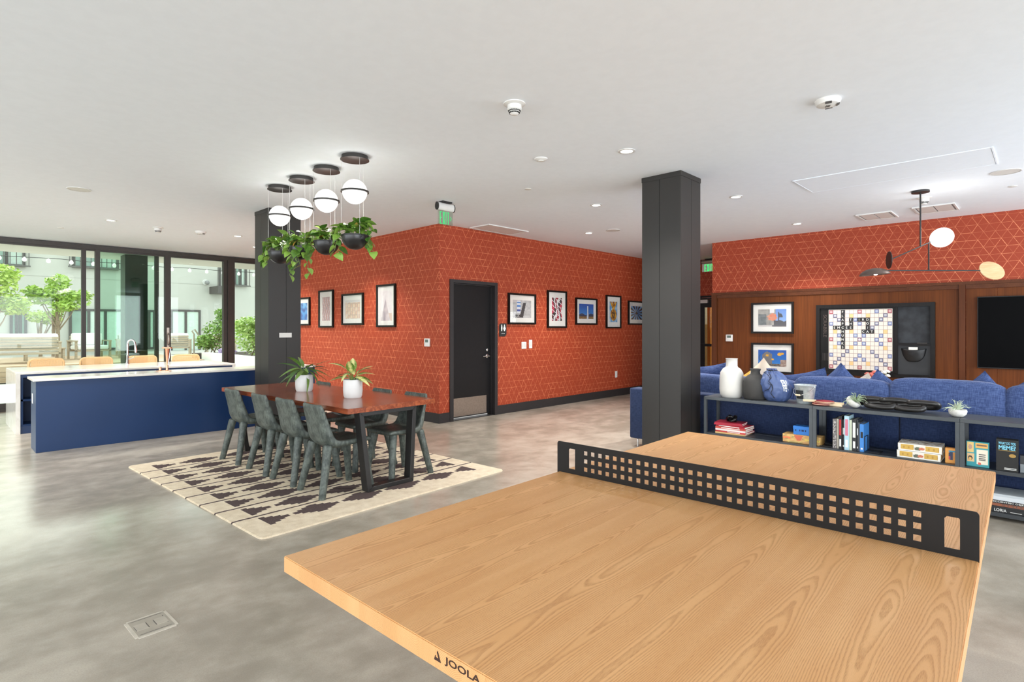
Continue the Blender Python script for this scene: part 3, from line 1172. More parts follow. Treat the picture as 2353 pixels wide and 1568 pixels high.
b = Wp(494, 800, y=21.4)
shrub('pale green shrub behind the outdoor handrail', b.x, 21.4, 0.55, [(0, 0, 0.65, 0.5, 1.1), (0.35, 0, 0.95, 0.45, 1.1), (-0.3, 0, 0.4, 0.35, 0.8), (0.25, 0, 1.4, 0.25, 0.9)], 1500, 11)
b = Wp(568, 800, y=17.6)
shrub('large pale green shrub right of the thick mullion', b.x + 0.25, 17.6, 0.55, [(0, 0, 0.6, 0.6, 0.9), (0.5, 0, 0.7, 0.6, 1.1), (-0.25, 0, 0.95, 0.35, 0.9), (0.3, 0, 1.05, 0.4, 0.9)], 2400, 12)
o = MB()
rng = random.Random(8)
b = Wp(498, 806, y=19.6)
for _ in range(160):
    o.ball(Vector((max(6.66, b.x + rng.uniform(-.2, .5)), 19.6 + rng.uniform(-.35, .35), 0.55 + rng.uniform(0, 0.22))), 0.03, nu=5, nv=3)
o = o.build('lilac_flowers', M['lilac'])
tag(o, 'low clump of lilac flowers under the shrub outside', 'flowers')
o['kind'] = 'stuff'


# outdoor lounge seats: metal-and-teak frame, slats, white cushions
def lounge(label, loc, rz, w=0.8, group='white-cushioned lounge seats in the courtyard'):
    t = thing('lounge_chair', label, 'chair', loc, rz, group)
    for sx in (0, w - 0.06):
        for sy in (0, 0.74):
            MB().box(sx, sx + 0.06, sy, sy + 0.06, 0, 0.58).build('leg', M['teak'], t)
        MB().box(sx - 0.01, sx + 0.07, -0.02, 0.82, 0.58, 0.62).build('armrest', M['teak'], t)
    mb = MB()
    mb.box(0, w, 0.0, 0.05, 0.25, 0.31)
    mb.box(0, w, 0.75, 0.8, 0.25, 0.31)
    mb.build('seat_rail', M['teak'], t)
    for i in range(5):
        MB().box(0.06, w - 0.06, 0.735, 0.765, 0.36 + 0.085 * i, 0.42 + 0.085 * i).build('back_slat', M['teak'], t)
    MB().box(0.065, w - 0.065, 0.0, 0.72, 0.31, 0.45, bev=0.04, seg=2).build('seat_cushion', M['outwhite'], t, True)
    MB().box(0.07, w - 0.07, 0.55, 0.73, 0.45, 0.86, bev=0.06, seg=2).build('back_cushion', M['outwhite'], t, True)
    return t


def at(px, py, z):
    v = Wp(px, py, z=z)
    return (v.x, v.y, z)


lounge('white-cushioned lounge sofa outside the left end of the island', (2.80, 21.9, DKZ), R_(172), 1.55)
lounge('white-cushioned lounge seat behind the second cane stool', (3.25, 22.7, DKZ), R_(8), 1.0)
lounge('white-cushioned lounge seat facing the glass, behind the kitchen faucet', (4.45, 22.9, DKZ), R_(-14), 0.8)
lounge('far teak armchair with white cushions facing away, by the handrail', (7.5, 25.6, 0.40), R_(160), 0.85)
lounge('far teak armchair with white cushions right of the handrail', (9.05, 25.0, 0.40), R_(120), 0.8)
lounge('far armchair half hidden by the sliding door stile', (5.5, 24.6, DKZ), R_(70), 0.75)
tb = thing('coffee_table', 'low dark courtyard table between the lounge seats', 'table', (2.0, 22.6, DKZ))
MB().box(0, 1.0, 0, 0.55, 0.36, 0.40).build('tabletop', M['teak'], tb)
for sx in (0.02, 0.92):
    for sy in (0.02, 0.47):
        MB().box(sx, sx + 0.06, sy, sy + 0.06, 0, 0.36).build('leg', M['teak'], tb)
# handrail
hb = Wp(446, 816, y=22.0)
hr = thing('handrail', 'bent pale metal handrail on the courtyard steps', 'handrail', (hb.x, 22.0, -0.02))
w2 = lambda px, py: Wp(px, py, y=22.0) - Vector((hb.x, 22.0, -0.02))
q0 = w2(466, 830)
MB().tube([Vector((w2(446, 816).x, 0, 0)), w2(446, 768), w2(441, 761), w2(447, 757), w2(473, 793), w2(473, 806), w2(466, 820), Vector((q0.x, 0, 0))], 0.028, 8).build('rail', M['railpale'], hr, True)
# string lights
sl = thing('string_lights', 'string of round bulbs hung along the courtyard soffit', 'string lights', (0, 15.85, 2.98))
MB().tube([(-1 + i * 0.5, 0, 0.012 * math.cos(i * 2.2)) for i in range(20)], 0.007, 5).build('cable', M['black'], sl)
for i in range(22):
    bb = MB().lathe([(0.001, -0.10), (0.03, -0.09), (0.042, -0.06), (0.03, -0.025), (0.015, -0.01), (0.015, 0)], 10).build('bulb', M['globe'], sl, True, loc=(-0.6 + i * 0.4, 0, 0))

# ------------------------------------------------------------------ table tennis table
TR = R_(1.45)
tc = Vector((2.1396, 0.8599, 0))
tcr = Vector((tc.x * math.cos(TR) - tc.y * math.sin(TR), tc.x * math.sin(TR) + tc.y * math.cos(TR), 0))
tt = thing('table_tennis_table', 'big pale ash table tennis table with black metal net', 'table', tcr, TR)
TL, TWD, TH, TK = 2.733, 1.5375, 0.76, 0.046
# staves glued side by side along the length
rnd = random.Random(21)
ye = [-TWD / 2]
for k in range(10):
    ye.append(ye[-1] + TWD / 11 * rnd.uniform(0.86, 1.14))
ye.append(TWD / 2)
for i in range(11):
    a, b = ye[i], ye[i + 1]
    c = (a + b) / 2
    mb = MB()
    mb.box(-TL / 2, TL / 2, a - c, b - c, -TK, 0)
    bm = mb.bm
    es = [e for e in bm.edges if all(abs(v.co.z) < 1e-6 for v in e.verts) and abs(e.verts[0].co.x - e.verts[1].co.x) < 1e-6]
    if i in (0, 10):
        yo = (a if i == 0 else b) - c
        es += [e for e in bm.edges if all(abs(v.co.y - yo) < 1e-6 and abs(v.co.z) < 1e-6 for v in e.verts)]
        es += [e for e in bm.edges if all(abs(v.co.y - yo) < 1e-6 for v in e.verts) and abs(e.verts[0].co.z - e.verts[1].co.z) > 0.01]
    bmesh.ops.bevel(bm, geom=es, offset=0.0022, segments=2, affect='EDGES')
    mb.build('plank', M['ash'], tt, loc=(0, c, TH))
for sx in (-0.72, 0.72):
    MB().box(sx - 0.03, sx + 0.03, -0.45, 0.45, TH - TK - 0.06, TH - TK).build('cross_rail', M['netblack'], tt)
    MB().box(sx - 0.03, sx + 0.03, -0.45, 0.45, 0, 0.05).build('foot_bar', M['netblack'], tt)
    for sy in (-0.42, 0.42):
        MB().box(sx - 0.03, sx + 0.03, sy - 0.03, sy + 0.03, 0.05, TH - TK - 0.06).build('leg', M['netblack'], tt)
# burnt-in maker's mark on the end grain (faces -x)
me_x = -TL / 2 - 0.0004


rot_end = (R_(90), 0, R_(-90))
mk = text('maker_mark', 'JOOLA', 0.0195, M['burn'], tt, (me_x, -0.0165, TH - 0.0195), rot_end, width=0.107)
mb = MB()
em = [(-0.0112, -0.011), (0.0112, -0.011), (0.001, 0.0115), (-0.0022, 0.007), (0.0032, -0.0045), (-0.0062, -0.0045), (-0.0046, -0.001), (-0.0075, -0.001)]
mb.prism(em, 0, 0.0004)
mb.build('maker_emblem', M['burn'], tt, loc=(me_x + 0.0002, 0.0605, TH - 0.0185), rot=rot_end)
# net: one steel plate with square holes and a slot at each end
nt = thing('table_tennis_net', 'black steel net plate with square holes clipped over the ash table', 'net',
           (tcr.x + (2.12 - 2.1396) * math.cos(TR), tcr.y + (2.12 - 2.1396) * math.sin(TR), TH + 0.0006), TR)
NT = 0.0022
yoff = 0.8599


def plate_with_holes(ycuts, zcuts, hole, t):
    """box grid; hole(i,j) True -> open"""
    mb = MB()
    V = {}

    def v(i, j, s):
        k = (i, j, s)
        if k not in V:
            V[k] = mb.bm.verts.new((s * t, ycuts[i], zcuts[j]))
        return V[k]
    ny, nzz = len(ycuts) - 1, len(zcuts) - 1

    def solid_(i, j):
        return 0 <= i < ny and 0 <= j < nzz and not hole(i, j)
    for i in range(ny):
        for j in range(nzz):
            if not solid_(i, j):
                continue
            for s in (-1, 1):
                mb.bm.faces.new((v(i, j, s), v(i + 1, j, s), v(i + 1, j + 1, s), v(i, j + 1, s)))
            for di, dj, e in ((-1, 0, ((0, 0), (0, 1))), (1, 0, ((1, 0), (1, 1))), (0, -1, ((0, 0), (1, 0))), (0, 1, ((0, 1), (1, 1)))):
                if not solid_(i + di, j + dj):
                    a, b = ((i + q[0], j + q[1]) for q in e)
                    mb.bm.faces.new((v(*a, -1), v(*b, -1), v(*b, 1), v(*a, 1)))
    return mb


ycuts = [0.091, 0.1010, 0.1352, 0.1721]
kinds = ['tab', 's', 'slot']
hw = 0.0205
for k in range(33):
    a = 0.2285 + 0.0387 * k
    ycuts += [a, a + hw]
ycuts += [1.5355, 1.5732, 1.6286, 1.6386]
zc = [-0.018, 0.0]
zcuts = [-0.018, 0.0, 0.0215, 0.0220, 0.0420, 0.0595, 0.0795, 0.0970, 0.1165, 0.1435]
zrows = {3, 5, 7}
ny = len(ycuts) - 1


def hole(i, j):
    if j == 0:
        return 0 < i < ny - 1
    if i in (2, ny - 3):
        return 2 <= j <= 7
    if 3 < i < ny - 3 and i % 2 == 0:
        return j in zrows
    return False


mb = plate_with_holes([q - yoff for q in ycuts], zcuts, hole, NT)
# round the top and slot corners
bm = mb.bm
vert_edges = []
for e in bm.edges:
    a, b = e.verts
    if abs(a.co.x - b.co.x) > 1e-5 and abs(a.co.y - b.co.y) < 1e-6 and abs(a.co.z - b.co.z) < 1e-6:
        y, z = a.co.y + yoff, a.co.z
        if abs(z - 0.1435) < 1e-5 and (abs(y - ycuts[0]) < 1e-5 or abs(y - ycuts[-1]) < 1e-5):
            vert_edges.append((e, 0.012))
        elif (abs(y - 0.1352) < 1e-5 or abs(y - 0.1721) < 1e-5 or abs(y - 1.5355) < 1e-5 or abs(y - 1.5732) < 1e-5) and (abs(z - 0.0215) < 1e-5 or abs(z - 0.1165) < 1e-5):
            vert_edges.append((e, 0.007))
for off in (0.012, 0.007):
    bmesh.ops.bevel(bm, geom=[e for e, o in vert_edges if o == off and e.is_valid], offset=off, segments=4, affect='EDGES', profile=0.5)
mb.build('plate', M['netblack'], nt)

# ------------------------------------------------------------------ rug
RR = R_(2.6)
rg = MB()
RW, RL = 2.47, 3.05
cr = 0.05
poly = []
for cx_, cy_, a0 in ((RW - cr, cr, -90), (RW - cr, RL - cr, 0), (cr, RL - cr, 90), (cr, cr, 180)):
    for k in range(5):
        a = R_(a0 + 22.5 * k)
        poly.append((cx_ + cr * math.cos(a), cy_ + cr * math.sin(a)))
rg.prism(poly, 0.0005, 0.012)
bmesh.ops.bevel(rg.bm, geom=[e for e in rg.bm.edges if all(abs(v.co.z - 0.012) < 1e-6 for v in e.verts)], offset=0.004, segments=2, affect='EDGES')
rug = rg.build('rug', M['rug'], None, loc=(1.556, 3.854, 0), rot=(0, 0, RR))
tag(rug, 'cream wool rug with rows of dark stepped diamonds under the dining table', 'rug')
RUGZ = 0.0125

# ------------------------------------------------------------------ dining table
DR = R_(2.3)
dt = thing('dining_table', 'long cherry wood dining table on black steel frame legs', 'table', (2.845, 5.555, 0), DR)
DW, DL, DH, DK = 0.953, 2.614, 0.765, 0.045
e_ = [-DW / 2, -0.30, -0.13, 0.06, 0.21, 0.35, DW / 2]
for a, b in zip(e_, e_[1:]):
    c = (a + b) / 2
    mb = MB()
    mb.box(a - c, b - c, -DL / 2, DL / 2, -DK, 0)
    es = [e for e in mb.bm.edges if all(abs(v.co.z) < 1e-6 for v in e.verts) and abs(e.verts[0].co.y - e.verts[1].co.y) < 1e-6]
    bmesh.ops.bevel(mb.bm, geom=es, offset=0.003, segments=2, affect='EDGES')
    mb.build('plank', M['cherry'], dt, loc=(c, 0, DH))
for sy in (-1, 1):
    y0 = sy * (DL / 2 - 0.075)
    ya, yb = y0 - 0.045, y0 + 0.045
    mb = MB()
    zt = DH - DK
    zb = RUGZ
    th = 0.04
    o_ = [(-0.345, zt), (0.275, zt), (0.24, zb), (-0.26, zb)]
    i_ = [(-0.298, zt - th), (0.232, zt - th), (0.198, zb + th), (-0.215, zb + th)]
    vs = [(x, y, z) for y in (ya, yb) for x, z in o_ + i_]
    fs = []
    for k in range(4):
        q = (k + 1) % 4
        fs += [(k, q, 4 + q, 4 + k), (8 + k, 8 + q, 12 + q, 12 + k), (k, q, 8 + q, 8 + k), (4 + k, 4 + q, 12 + q, 12 + k)]
    mb.verts(vs, fs)
    bmesh.ops.bevel(mb.bm, geom=mb.bm.edges[:], offset=0.003, segments=1, affect='EDGES')
    mb.build('leg_frame', M['black'], dt)
MB().box(-0.03, 0.03, -DL / 2 + 0.13, DL / 2 - 0.13, DH - DK - 0.05, DH - DK - 0.001).build('stretcher', M['black'], dt)


# ------------------------------------------------------------------ dining chairs: moulded shell with four stout legs
def shell_mesh():
    # stations along the profile from the front edge of the seat to the top of the back:
    # (x, z of the sitting side, half width, edge curl, thickness)
    st = [(0.232, 0.447, 0.178, -0.012, 0.030), (0.212, 0.465, 0.192, 0.0, 0.048), (0.12, 0.466, 0.204, 0.006, 0.055), (0.02, 0.459, 0.209, 0.01, 0.058), (-0.06, 0.455, 0.207, 0.014, 0.064), (-0.118, 0.462, 0.200, 0.018, 0.078),
          (-0.146, 0.492, 0.193, 0.02, 0.078), (-0.170, 0.56, 0.186, 0.02, 0.062), (-0.197, 0.64, 0.181, 0.018, 0.050), (-0.224, 0.72, 0.177, 0.016, 0.040), (-0.240, 0.765, 0.172, 0.014, 0.034), (-0.247, 0.783, 0.158, 0.012, 0.022)]
    nv = 10
    top, bot = [], []
    for i, (x, z, hw_, cu, th) in enumerate(st):
        x0, z0 = st[max(0, i - 1)][:2]
        x1, z1 = st[min(len(st) - 1, i + 1)][:2]
        t = Vector((x1 - x0, 0, z1 - z0)).normalized()
        n = Vector((t.z, 0, -t.x))
        if n.x + n.z < 0:
            n = -n
        rt, rb = [], []
        for j in range(nv + 1):
            u = -1 + 2 * j / nv
            c = abs(u) ** 3 * cu
            p = Vector((x, u * hw_, z)) + n * c
            rt.append(p)
            rb.append(p - n * th * (1 - 0.30 * abs(u) ** 4) - n * c * 0.5)
        top.append(rt)
        bot.append(rb)
    mb = MB()
    A = [[mb.bm.verts.new(p) for p in r] for r in top]
    B = [[mb.bm.verts.new(p) for p in r] for r in bot]
    for Rw in (A, B):
        for a, b in zip(Rw, Rw[1:]):
            for j in range(nv):
                mb.bm.faces.new((a[j], a[j + 1], b[j + 1], b[j]))
    k = len(st)
    for i in range(k - 1):
        for j in (0, nv):
            mb.bm.faces.new((A[i][j], A[i + 1][j], B[i + 1][j], B[i][j]))
    for i in (0, k - 1):
        for j in range(nv):
            mb.bm.faces.new((A[i][j], A[i][j + 1], B[i][j + 1], B[i][j]))
    me = mb.mesh('shell', M['chair'])
    for p in me.polygons:
        p.use_smooth = True
    return me


def chair_leg(fx, fy, tx, ty, tz):
    f = Vector((fx, fy, 0))
    t = Vector((tx, ty, tz))
    pts = [f, f + Vector((0, 0, 0.004)), f.lerp(t, 0.3), f.lerp(t, 0.7), f.lerp(t, 0.95), t]
    return MB().tube(pts, [0.026, 0.029, 0.031, 0.035, 0.039, 0.033], 14)


def make_chair(label):
    t = thing('dining_chair', label, 'chair', (0, 0, RUGZ), 0, 'moulded chairs round the dining table')
    o = put('seat_shell', shell_mesh(), t)
    ss = o.modifiers.new('s', 'SUBSURF')
    ss.levels = 2
    ss.render_levels = 2
    for s in (-1, 1):
        chair_leg(-0.258, s * 0.207, -0.172, s * 0.142, 0.43).build('leg', M['chair'], t, True)
        chair_leg(0.212, s * 0.200, 0.150, s * 0.142, 0.43).build('leg', M['chair'], t, True)
    return t


def dupk(root, loc, rz, label):
    r = root.copy()
    COL.objects.link(r)
    r.location = loc
    r.rotation_euler = (0, 0, rz)
    r['label'] = label
    for ch in [k for k in root.children]:
        c = ch.copy()
        COL.objects.link(c)
        c.parent = r
        for g2 in [k for k in ch.children]:
            d_ = g2.copy()
            COL.objects.link(d_)
            d_.parent = c
    return r


ch = make_chair('grey-green moulded chair seen from behind, nearest on the camera side of the dining table')
ch.location = (2.522, 4.565, RUGZ)
ch.rotation_euler = (0, 0, R_(-1))
for (x, y, a, l) in ((2.520, 5.125, 1.5, 'grey-green moulded chair seen from behind, second along the camera side of the table'),
                     (2.505, 5.665, 0, 'grey-green moulded chair seen from behind, third along the camera side of the table'),
                     (2.480, 6.325, 2, 'grey-green moulded chair seen from behind, at the kitchen end of the camera side'),
                     (3.165, 4.605, 183, 'grey-green moulded chair facing us across the table, nearest the black door'),
                     (3.13, 5.17, 181, 'grey-green moulded chair facing us across the table, second from the door end'),
                     (3.10, 5.74, 182, 'grey-green moulded chair facing us, mostly hidden behind the variegated plant'),
                     (3.07, 6.36, 180, 'grey-green moulded chair facing us across the table, at the kitchen end')):
    dupk(ch, (x, y, RUGZ), R_(a), l)


# ------------------------------------------------------------------ kitchen counters
k1 = thing('bar_counter', 'long navy bar counter with white stone top behind the rug', 'counter', (0.844, 8.43, 0))
BL = 3.40
MB().box(0, BL, 0, 0.44, 0, 0.828, bev=0.002).build('cabinet', M['navy'], k1)
MB().box(-0.03, BL, -0.03, 0.50, 0.83, 0.86, bev=0.003).build('worktop', M['stone'], k1, label='white stone worktop')
sw = MB().box(-0.006, -0.0005, 0.235, 0.30, 0.55, 0.67, bev=0.002)
o = sw.build('socket_plate', M['white'], k1)
isl = thing('kitchen_island', 'white waterfall-edged stone island with navy open shelves', 'counter', (0.80, 10.09, 0))
IL, IW, IH = 2.84, 1.38, 0.842
MB().box(0, IL, 0, IW, IH - 0.03, IH, bev=0.003).build('worktop', M['stone'], isl)
MB().box(0, 0.05, 0, IW, 0, IH - 0.0305).build('waterfall_end', M['stone'], isl)
MB().box(IL - 0.05, IL, 0, IW, 0, IH - 0.0305).build('waterfall_end', M['stone'], isl)
MB().box(0.051, IL - 0.051, 0.40, 0.90, 0.10, IH - 0.031).build('cabinet_back', M['navy_in'], isl)
MB().box(0.051, IL - 0.051, 0.03, 0.90, 0.0, 0.10).build('plinth', M['navy_in'], isl)
MB().box(0.051, IL - 0.051, 0.02, 0.40, 0.101, 0.125).build('shelf', M['navy'], isl)
MB().box(0.051, IL - 0.051, 0.02, 0.40, 0.445, 0.47).build('shelf', M['navy'], isl)
MB().box(0.051, IL - 0.051, 0.02, 0.04, IH - 0.075, IH - 0.031).build('top_rail', M['navy_in'], isl)
for x in (0.051, 0.74, 1.42, 2.10, IL - 0.079):
    MB().box(x, x + 0.028, 0.02, 0.40, 0.126, IH - 0.076).build('divider', M['navy'], isl)

fc = thing('faucet', 'tall chrome gooseneck faucet on the island', 'faucet', (2.30, 11.18, IH), R_(-40))
MB().lathe([(0.028, 0), (0.028, 0.02), (0.02, 0.03), (0.02, 0.14), (0.015, 0.15)], 16).build('body', M['chrome'], fc, True)
pts = [(0, 0, 0.15), (0, 0, 0.34)] + [(0.06 - 0.06 * math.cos(a), 0, 0.34 + 0.07 * math.sin(a)) for a in [PI * k / 8 for k in range(1, 9)]] + [(0.125, 0, 0.31)]
MB().tube(pts, 0.014, 10).build('spout', M['chrome'], fc, True)
MB().tube([(0.124, 0, 0.315), (0.13, 0, 0.25), (0.132, 0, 0.19)], [0.016, 0.021, 0.018], 10).build('spray_head', M['chrome'], fc, True)
MB().tube([(0.02, 0, 0.09), (0.06, 0, 0.095), (0.11, 0, 0.12)], [0.01, 0.008, 0.006], 8).build('lever', M['chrome'], fc, True)

cp = thing('counter_press', 'tall polished copper lever tool on the bar counter', 'bar tool', (2.235, 8.66, 0.8602), R_(-46))
MB().lathe([(0.001, 0), (0.10, 0), (0.10, 0.007), (0.03, 0.014), (0.001, 0.014)], 28, M=Matrix.Translation((-0.045, 0, 0)) @ Matrix.Diagonal((1, 0.6, 1, 1))).build('base', M['copper'], cp, True)
MB().lathe([(0.017, 0.012), (0.015, 0.03), (0.016, 0.06), (0.010, 0.06)], 14, c=(-0.095, 0, 0)).build('cup', M['copper'], cp, True)
MB().lathe([(0.017, 0.012), (0.014, 0.06), (0.0135, 0.12), (0.017, 0.19), (0.022, 0.26), (0.026, 0.305), (0.02, 0.31)], 16).build('column', M['copper'], cp, True)
MB().box(-0.06, 0.06, -0.02, 0.02, 0.306, 0.328, bev=0.006, seg=2).build('head', M['copper'], cp)
MB().tube([(0.05, 0, 0.308), (0.04, -0.01, 0.20), (0.022, -0.01, 0.09)], 0.005, 6).build('lever', M['chrome'], cp, True)

# bar stools with cane backs on the far side of the island
def stool(label, x, y, first=None):
    t = thing('bar_stool', label, 'stool', (x, y, 0), 0, 'cane-backed stools behind the island')
    w = 0.445
    rim = []
    for cx_, cz_, a0 in ((w / 2 - 0.06, 0.935 - 0.06, 0), (-w / 2 + 0.06, 0.935 - 0.06, 90), (-w / 2 + 0.06, 0.70 + 0.06, 180), (w / 2 - 0.06, 0.70 + 0.06, 270)):
        for k in range(6):
            a = R_(a0 + 18 * k)
            rim.append((cx_ + 0.06 * math.cos(a), 0.0 + 0.03 * (1 - (2 * cx_ / w) ** 2), cz_ + 0.06 * math.sin(a)))
    MB().tube(rim, 0.017, 8, closed=True).build('back_frame', M['rattan'], t, True)
    # woven cane: crossing strands with gaps
    mb = MB()
    n = 26
    for k in range(n):
        xx = -w / 2 + 0.03 + (w - 0.06) * k / (n - 1)
        mb.box(xx - 0.0045, xx + 0.0045, -0.003, 0.0, 0.72, 0.92)
    for k in range(15):
        zz = 0.725 + 0.195 * k / 14
        mb.box(-w / 2 + 0.02, w / 2 - 0.02, 0.0, 0.003, zz - 0.0045, zz + 0.0045)
    o = mb.build('cane_panel', M['cane'], t)
    o['kind'] = 'stuff'
    MB().box(-0.2, 0.2, -0.42, 0.0, 0.60, 0.64, bev=0.015, seg=2).build('seat', M['rattan'], t, True)
    for sx in (-0.18, 0.18):
        MB().tube([(sx, -0.40, 0), (sx, -0.38, 0.60)], 0.016, 8).build('leg', M['rattan'], t)
        MB().tube([(sx, -0.01, 0), (sx, 0.0, 0.60), (sx, 0.005, 0.72)], 0.016, 8).build('leg', M['rattan'], t)
    MB().tube([(-0.18, -0.39, 0.22), (0.18, -0.39, 0.22)], 0.01, 6).build('footrest', M['black'], t)
    return t


for px, l in ((107, 'cane-backed stool at the window end of the island, nearest its waterfall edge'), (222, 'cane-backed stool below the double mullion behind the island'),
              (327, 'cane-backed stool behind the chrome faucet'), (428, 'cane-backed stool right of the copper tool, last behind the island')):
    v = Wp(px, 826, y=11.9)
    stool(l, v.x, 11.9)

# ------------------------------------------------------------------ pendants with hanging planters
def leaf_mesh(name, mat, L, Wd, bend=0.25, fold=0.18, kind='heart', n=6):
    """a leaf growing along +x from the origin, folded along its midrib and drooping"""
    mb = MB()
    rows = []
    for i in range(n + 1):
        t = i / n
        if kind == 'heart':
            w = Wd / 2 * (math.sin(PI * min(1, t * 1.02 + 0.0)) ** 0.6 * (1 - t) ** 0.35 * 1.45) if 0 < t < 1 else 0
            back = -0.10 * L * (1 if 0 < t < 0.3 else 0)
        else:
            w = Wd / 2 * math.sin(PI * t ** 0.75) ** 0.8 if 0 < t < 1 else 0
            back = 0
        x = t * L
        z = -bend * L * t * t
        rows.append([Vector((x + back * 0.7, -w, z + fold * w)), Vector((x, 0, z)), Vector((x + back * 0.7, w, z + fold * w))])
    mb.grid(rows)
    bmesh.ops.remove_doubles(mb.bm, verts=mb.bm.verts, dist=1e-5)
    me = mb.mesh(name, mat)
    for p in me.polygons:
        p.use_smooth = True
    return me


LV = [leaf_mesh('leaf', M['pothos'], 0.085, 0.062, 0.35, 0.3), leaf_mesh('leaf', M['pothos'], 0.10, 0.068, 0.22, 0.18), leaf_mesh('leaf', M['pothos'], 0.07, 0.048, 0.5, 0.35)]
LVY = leaf_mesh('leaf', M['pothos_y'], 0.08, 0.05, 0.4, 0.3)


def aim(d, roll):
    """matrix whose +x points along d"""
    d = Vector(d).normalized()
    up = Vector((0, 0, 1))
    if abs(d.dot(up)) > 0.95:
        up = Vector((0.3, 1, 0)).normalized()
    y = up.cross(d).normalized()
    z = d.cross(y)
    m_ = Matrix((d, y, z)).transposed()
    return m_ @ Matrix.Rotation(roll, 3, 'X')


def pothos(label, loc, seed, nv, trails):
    rng = random.Random(seed)
    t = thing('trailing_pothos', label, 'plant', loc, 0, 'trailing plants in the hanging planters')
    cnt = 0
    for v in range(nv):
        a = 2 * PI * v / nv + rng.uniform(-.3, .3)
        up = rng.uniform(0.05, 0.15)
        out = rng.uniform(0.07, 0.17)
        ln = trails[v] if v < len(trails) else 0
        if ln and len(trails) > v and isinstance(ln, tuple):
            ln, a = ln
        ca, sa = math.cos(a), math.sin(a)
        p0 = Vector((ca * 0.03, sa * 0.03, -0.02))
        pts = [p0, Vector((ca * out * 0.5, sa * out * 0.5, up)), Vector((ca * out, sa * out, up * 0.75))]
        if ln:
            pts += [Vector((ca * (out + 0.04), sa * (out + 0.04), -0.02)), Vector((ca * (out + 0.02) + rng.uniform(-.03, .03), sa * (out + 0.02) + rng.uniform(-.03, .03), -ln * 0.5)),
                    Vector((ca * (out + 0.03) + rng.uniform(-.05, .05), sa * (out + 0.03) + rng.uniform(-.05, .05), -ln))]
        MB().tube(pts, [0.004] * (len(pts) - 1) + [0.002], 5).build('stem', M['stem'], t, True)
        # leaves along the stem
        segs = [(pts[i], pts[i + 1]) for i in range(len(pts) - 1)]
        k = 6 + int(ln * 20)
        for q in range(k):
            f = 0.2 + 0.8 * q / (k - 1) if k > 1 else 1
            g = f * len(segs)
            i = min(len(segs) - 1, int(g))
            p = segs[i][0].lerp(segs[i][1], g - i)
            al = a + rng.uniform(-1.3, 1.3)
            hang = i >= 2
            d_ = Vector((math.cos(al), math.sin(al), rng.uniform(-0.9, -0.3) if hang else rng.uniform(-0.3, 0.9)))
            me = LVY if rng.random() < 0.04 else LV[rng.randrange(3)]
            o = put('leaf', me, t)
            sc = rng.uniform(0.75, 1.2)
            o.matrix_local = Matrix.Translation(p) @ aim(d_, rng.uniform(-.6, .6)).to_4x4() @ Matrix.Diagonal((sc, sc, sc, 1))
            cnt += 1
    return t


PZ = [2.705, 2.705, 2.705, 2.705]
plab = ['nearest of the four', 'second nearest of the four', 'third nearest of the four', 'farthest, before the column']
ptr = [[(0.10, -0.6), 0, (0.16, -1.3), 0, (0.14, 2.6)], [(0.13, -1.2), 0, (0.10, 2.4), 0], [(0.18, 2.9), 0, (0.28, -1.6), (0.20, -2.4)], [(0.14, 2.2), 0, (0.26, -1.1), (0.12, 2.7)]]
for i in range(4):
    x, y = 2.717, 4.622 + 0.534 * i
    p = thing('globe_pendant', 'glowing globe pendant over a black planter bowl, ' + plab[i], 'pendant light', (x, y, 0), 0, 'globe pendants with planters over the dining table')
    mb = MB()
    mb.lathe([(0.001, CH - 0.001), (0.118, CH - 0.001), (0.118, CH - 0.032), (0.13, CH - 0.034), (0.13, CH - 0.040), (0.001, CH - 0.040)], 40)
    mb.build('canopy', M['column'], p, 30)
    MB().ball((0, 0, 2.705), 0.1125, nu=32, nv=20).build('globe', M['globe'], p, True)
    mb = MB()
    pr = [(0.114, 2.697), (0.127, 2.697), (0.127, 2.712), (0.114, 2.712), (0.114, 2.697)]
    mb.lathe(pr, 44, cap=False)
    mb.build('ring', M['column'], p, 30)
    for a in (20, 140, 260):
        ca, sa = math.cos(R_(a)), math.sin(R_(a))
        MB().tube([(0.122 * ca, 0.122 * sa, CH - 0.04), (0.122 * ca, 0.122 * sa, 2.29)], 0.0014, 5).build('cable', M['wire'], p)
    mb = MB()
    pr = [(0.001, 2.168)] + [(0.121 * math.sin(R_(k)), 2.289 - 0.121 * math.cos(R_(k))) for k in range(12, 91, 13)]
    pr += [(0.121, 2.289), (0.126, 2.289), (0.126, 2.302), (0.114, 2.302), (0.112, 2.27), (0.001, 2.255)]
    mb.lathe(pr, 36)
    mb.build('planter_bowl', M['bowl'], p, 35, label='black half-round planter bowl')
    MB().lathe([(0.001, 2.276), (0.109, 2.274), (0.109, 2.262)], 24).build('soil', M['soil'], p)
    lamp = bpy.data.lights.new('globe_light', 'POINT')
    lamp.energy = 1.1
    lamp.shadow_soft_size = 0.115
    lamp.color = (1, 0.97, 0.92)
    lo = bpy.data.objects.new('globe_light', lamp)
    COL.objects.link(lo)
    lo.parent = p
    lo.location = (0, 0, 2.87)
    lb = lo.copy()
    lb.data = lamp.copy()
    lb.data.energy = 2.0
    COL.objects.link(lb)
    lb.location = (0, 0, 2.54)
    lb.data.shadow_soft_size = 0.06
    pothos('trailing pothos with heart-shaped leaves in the hanging planter, ' + plab[i], (x, y, 2.295), 30 + i, 13, ptr[i])


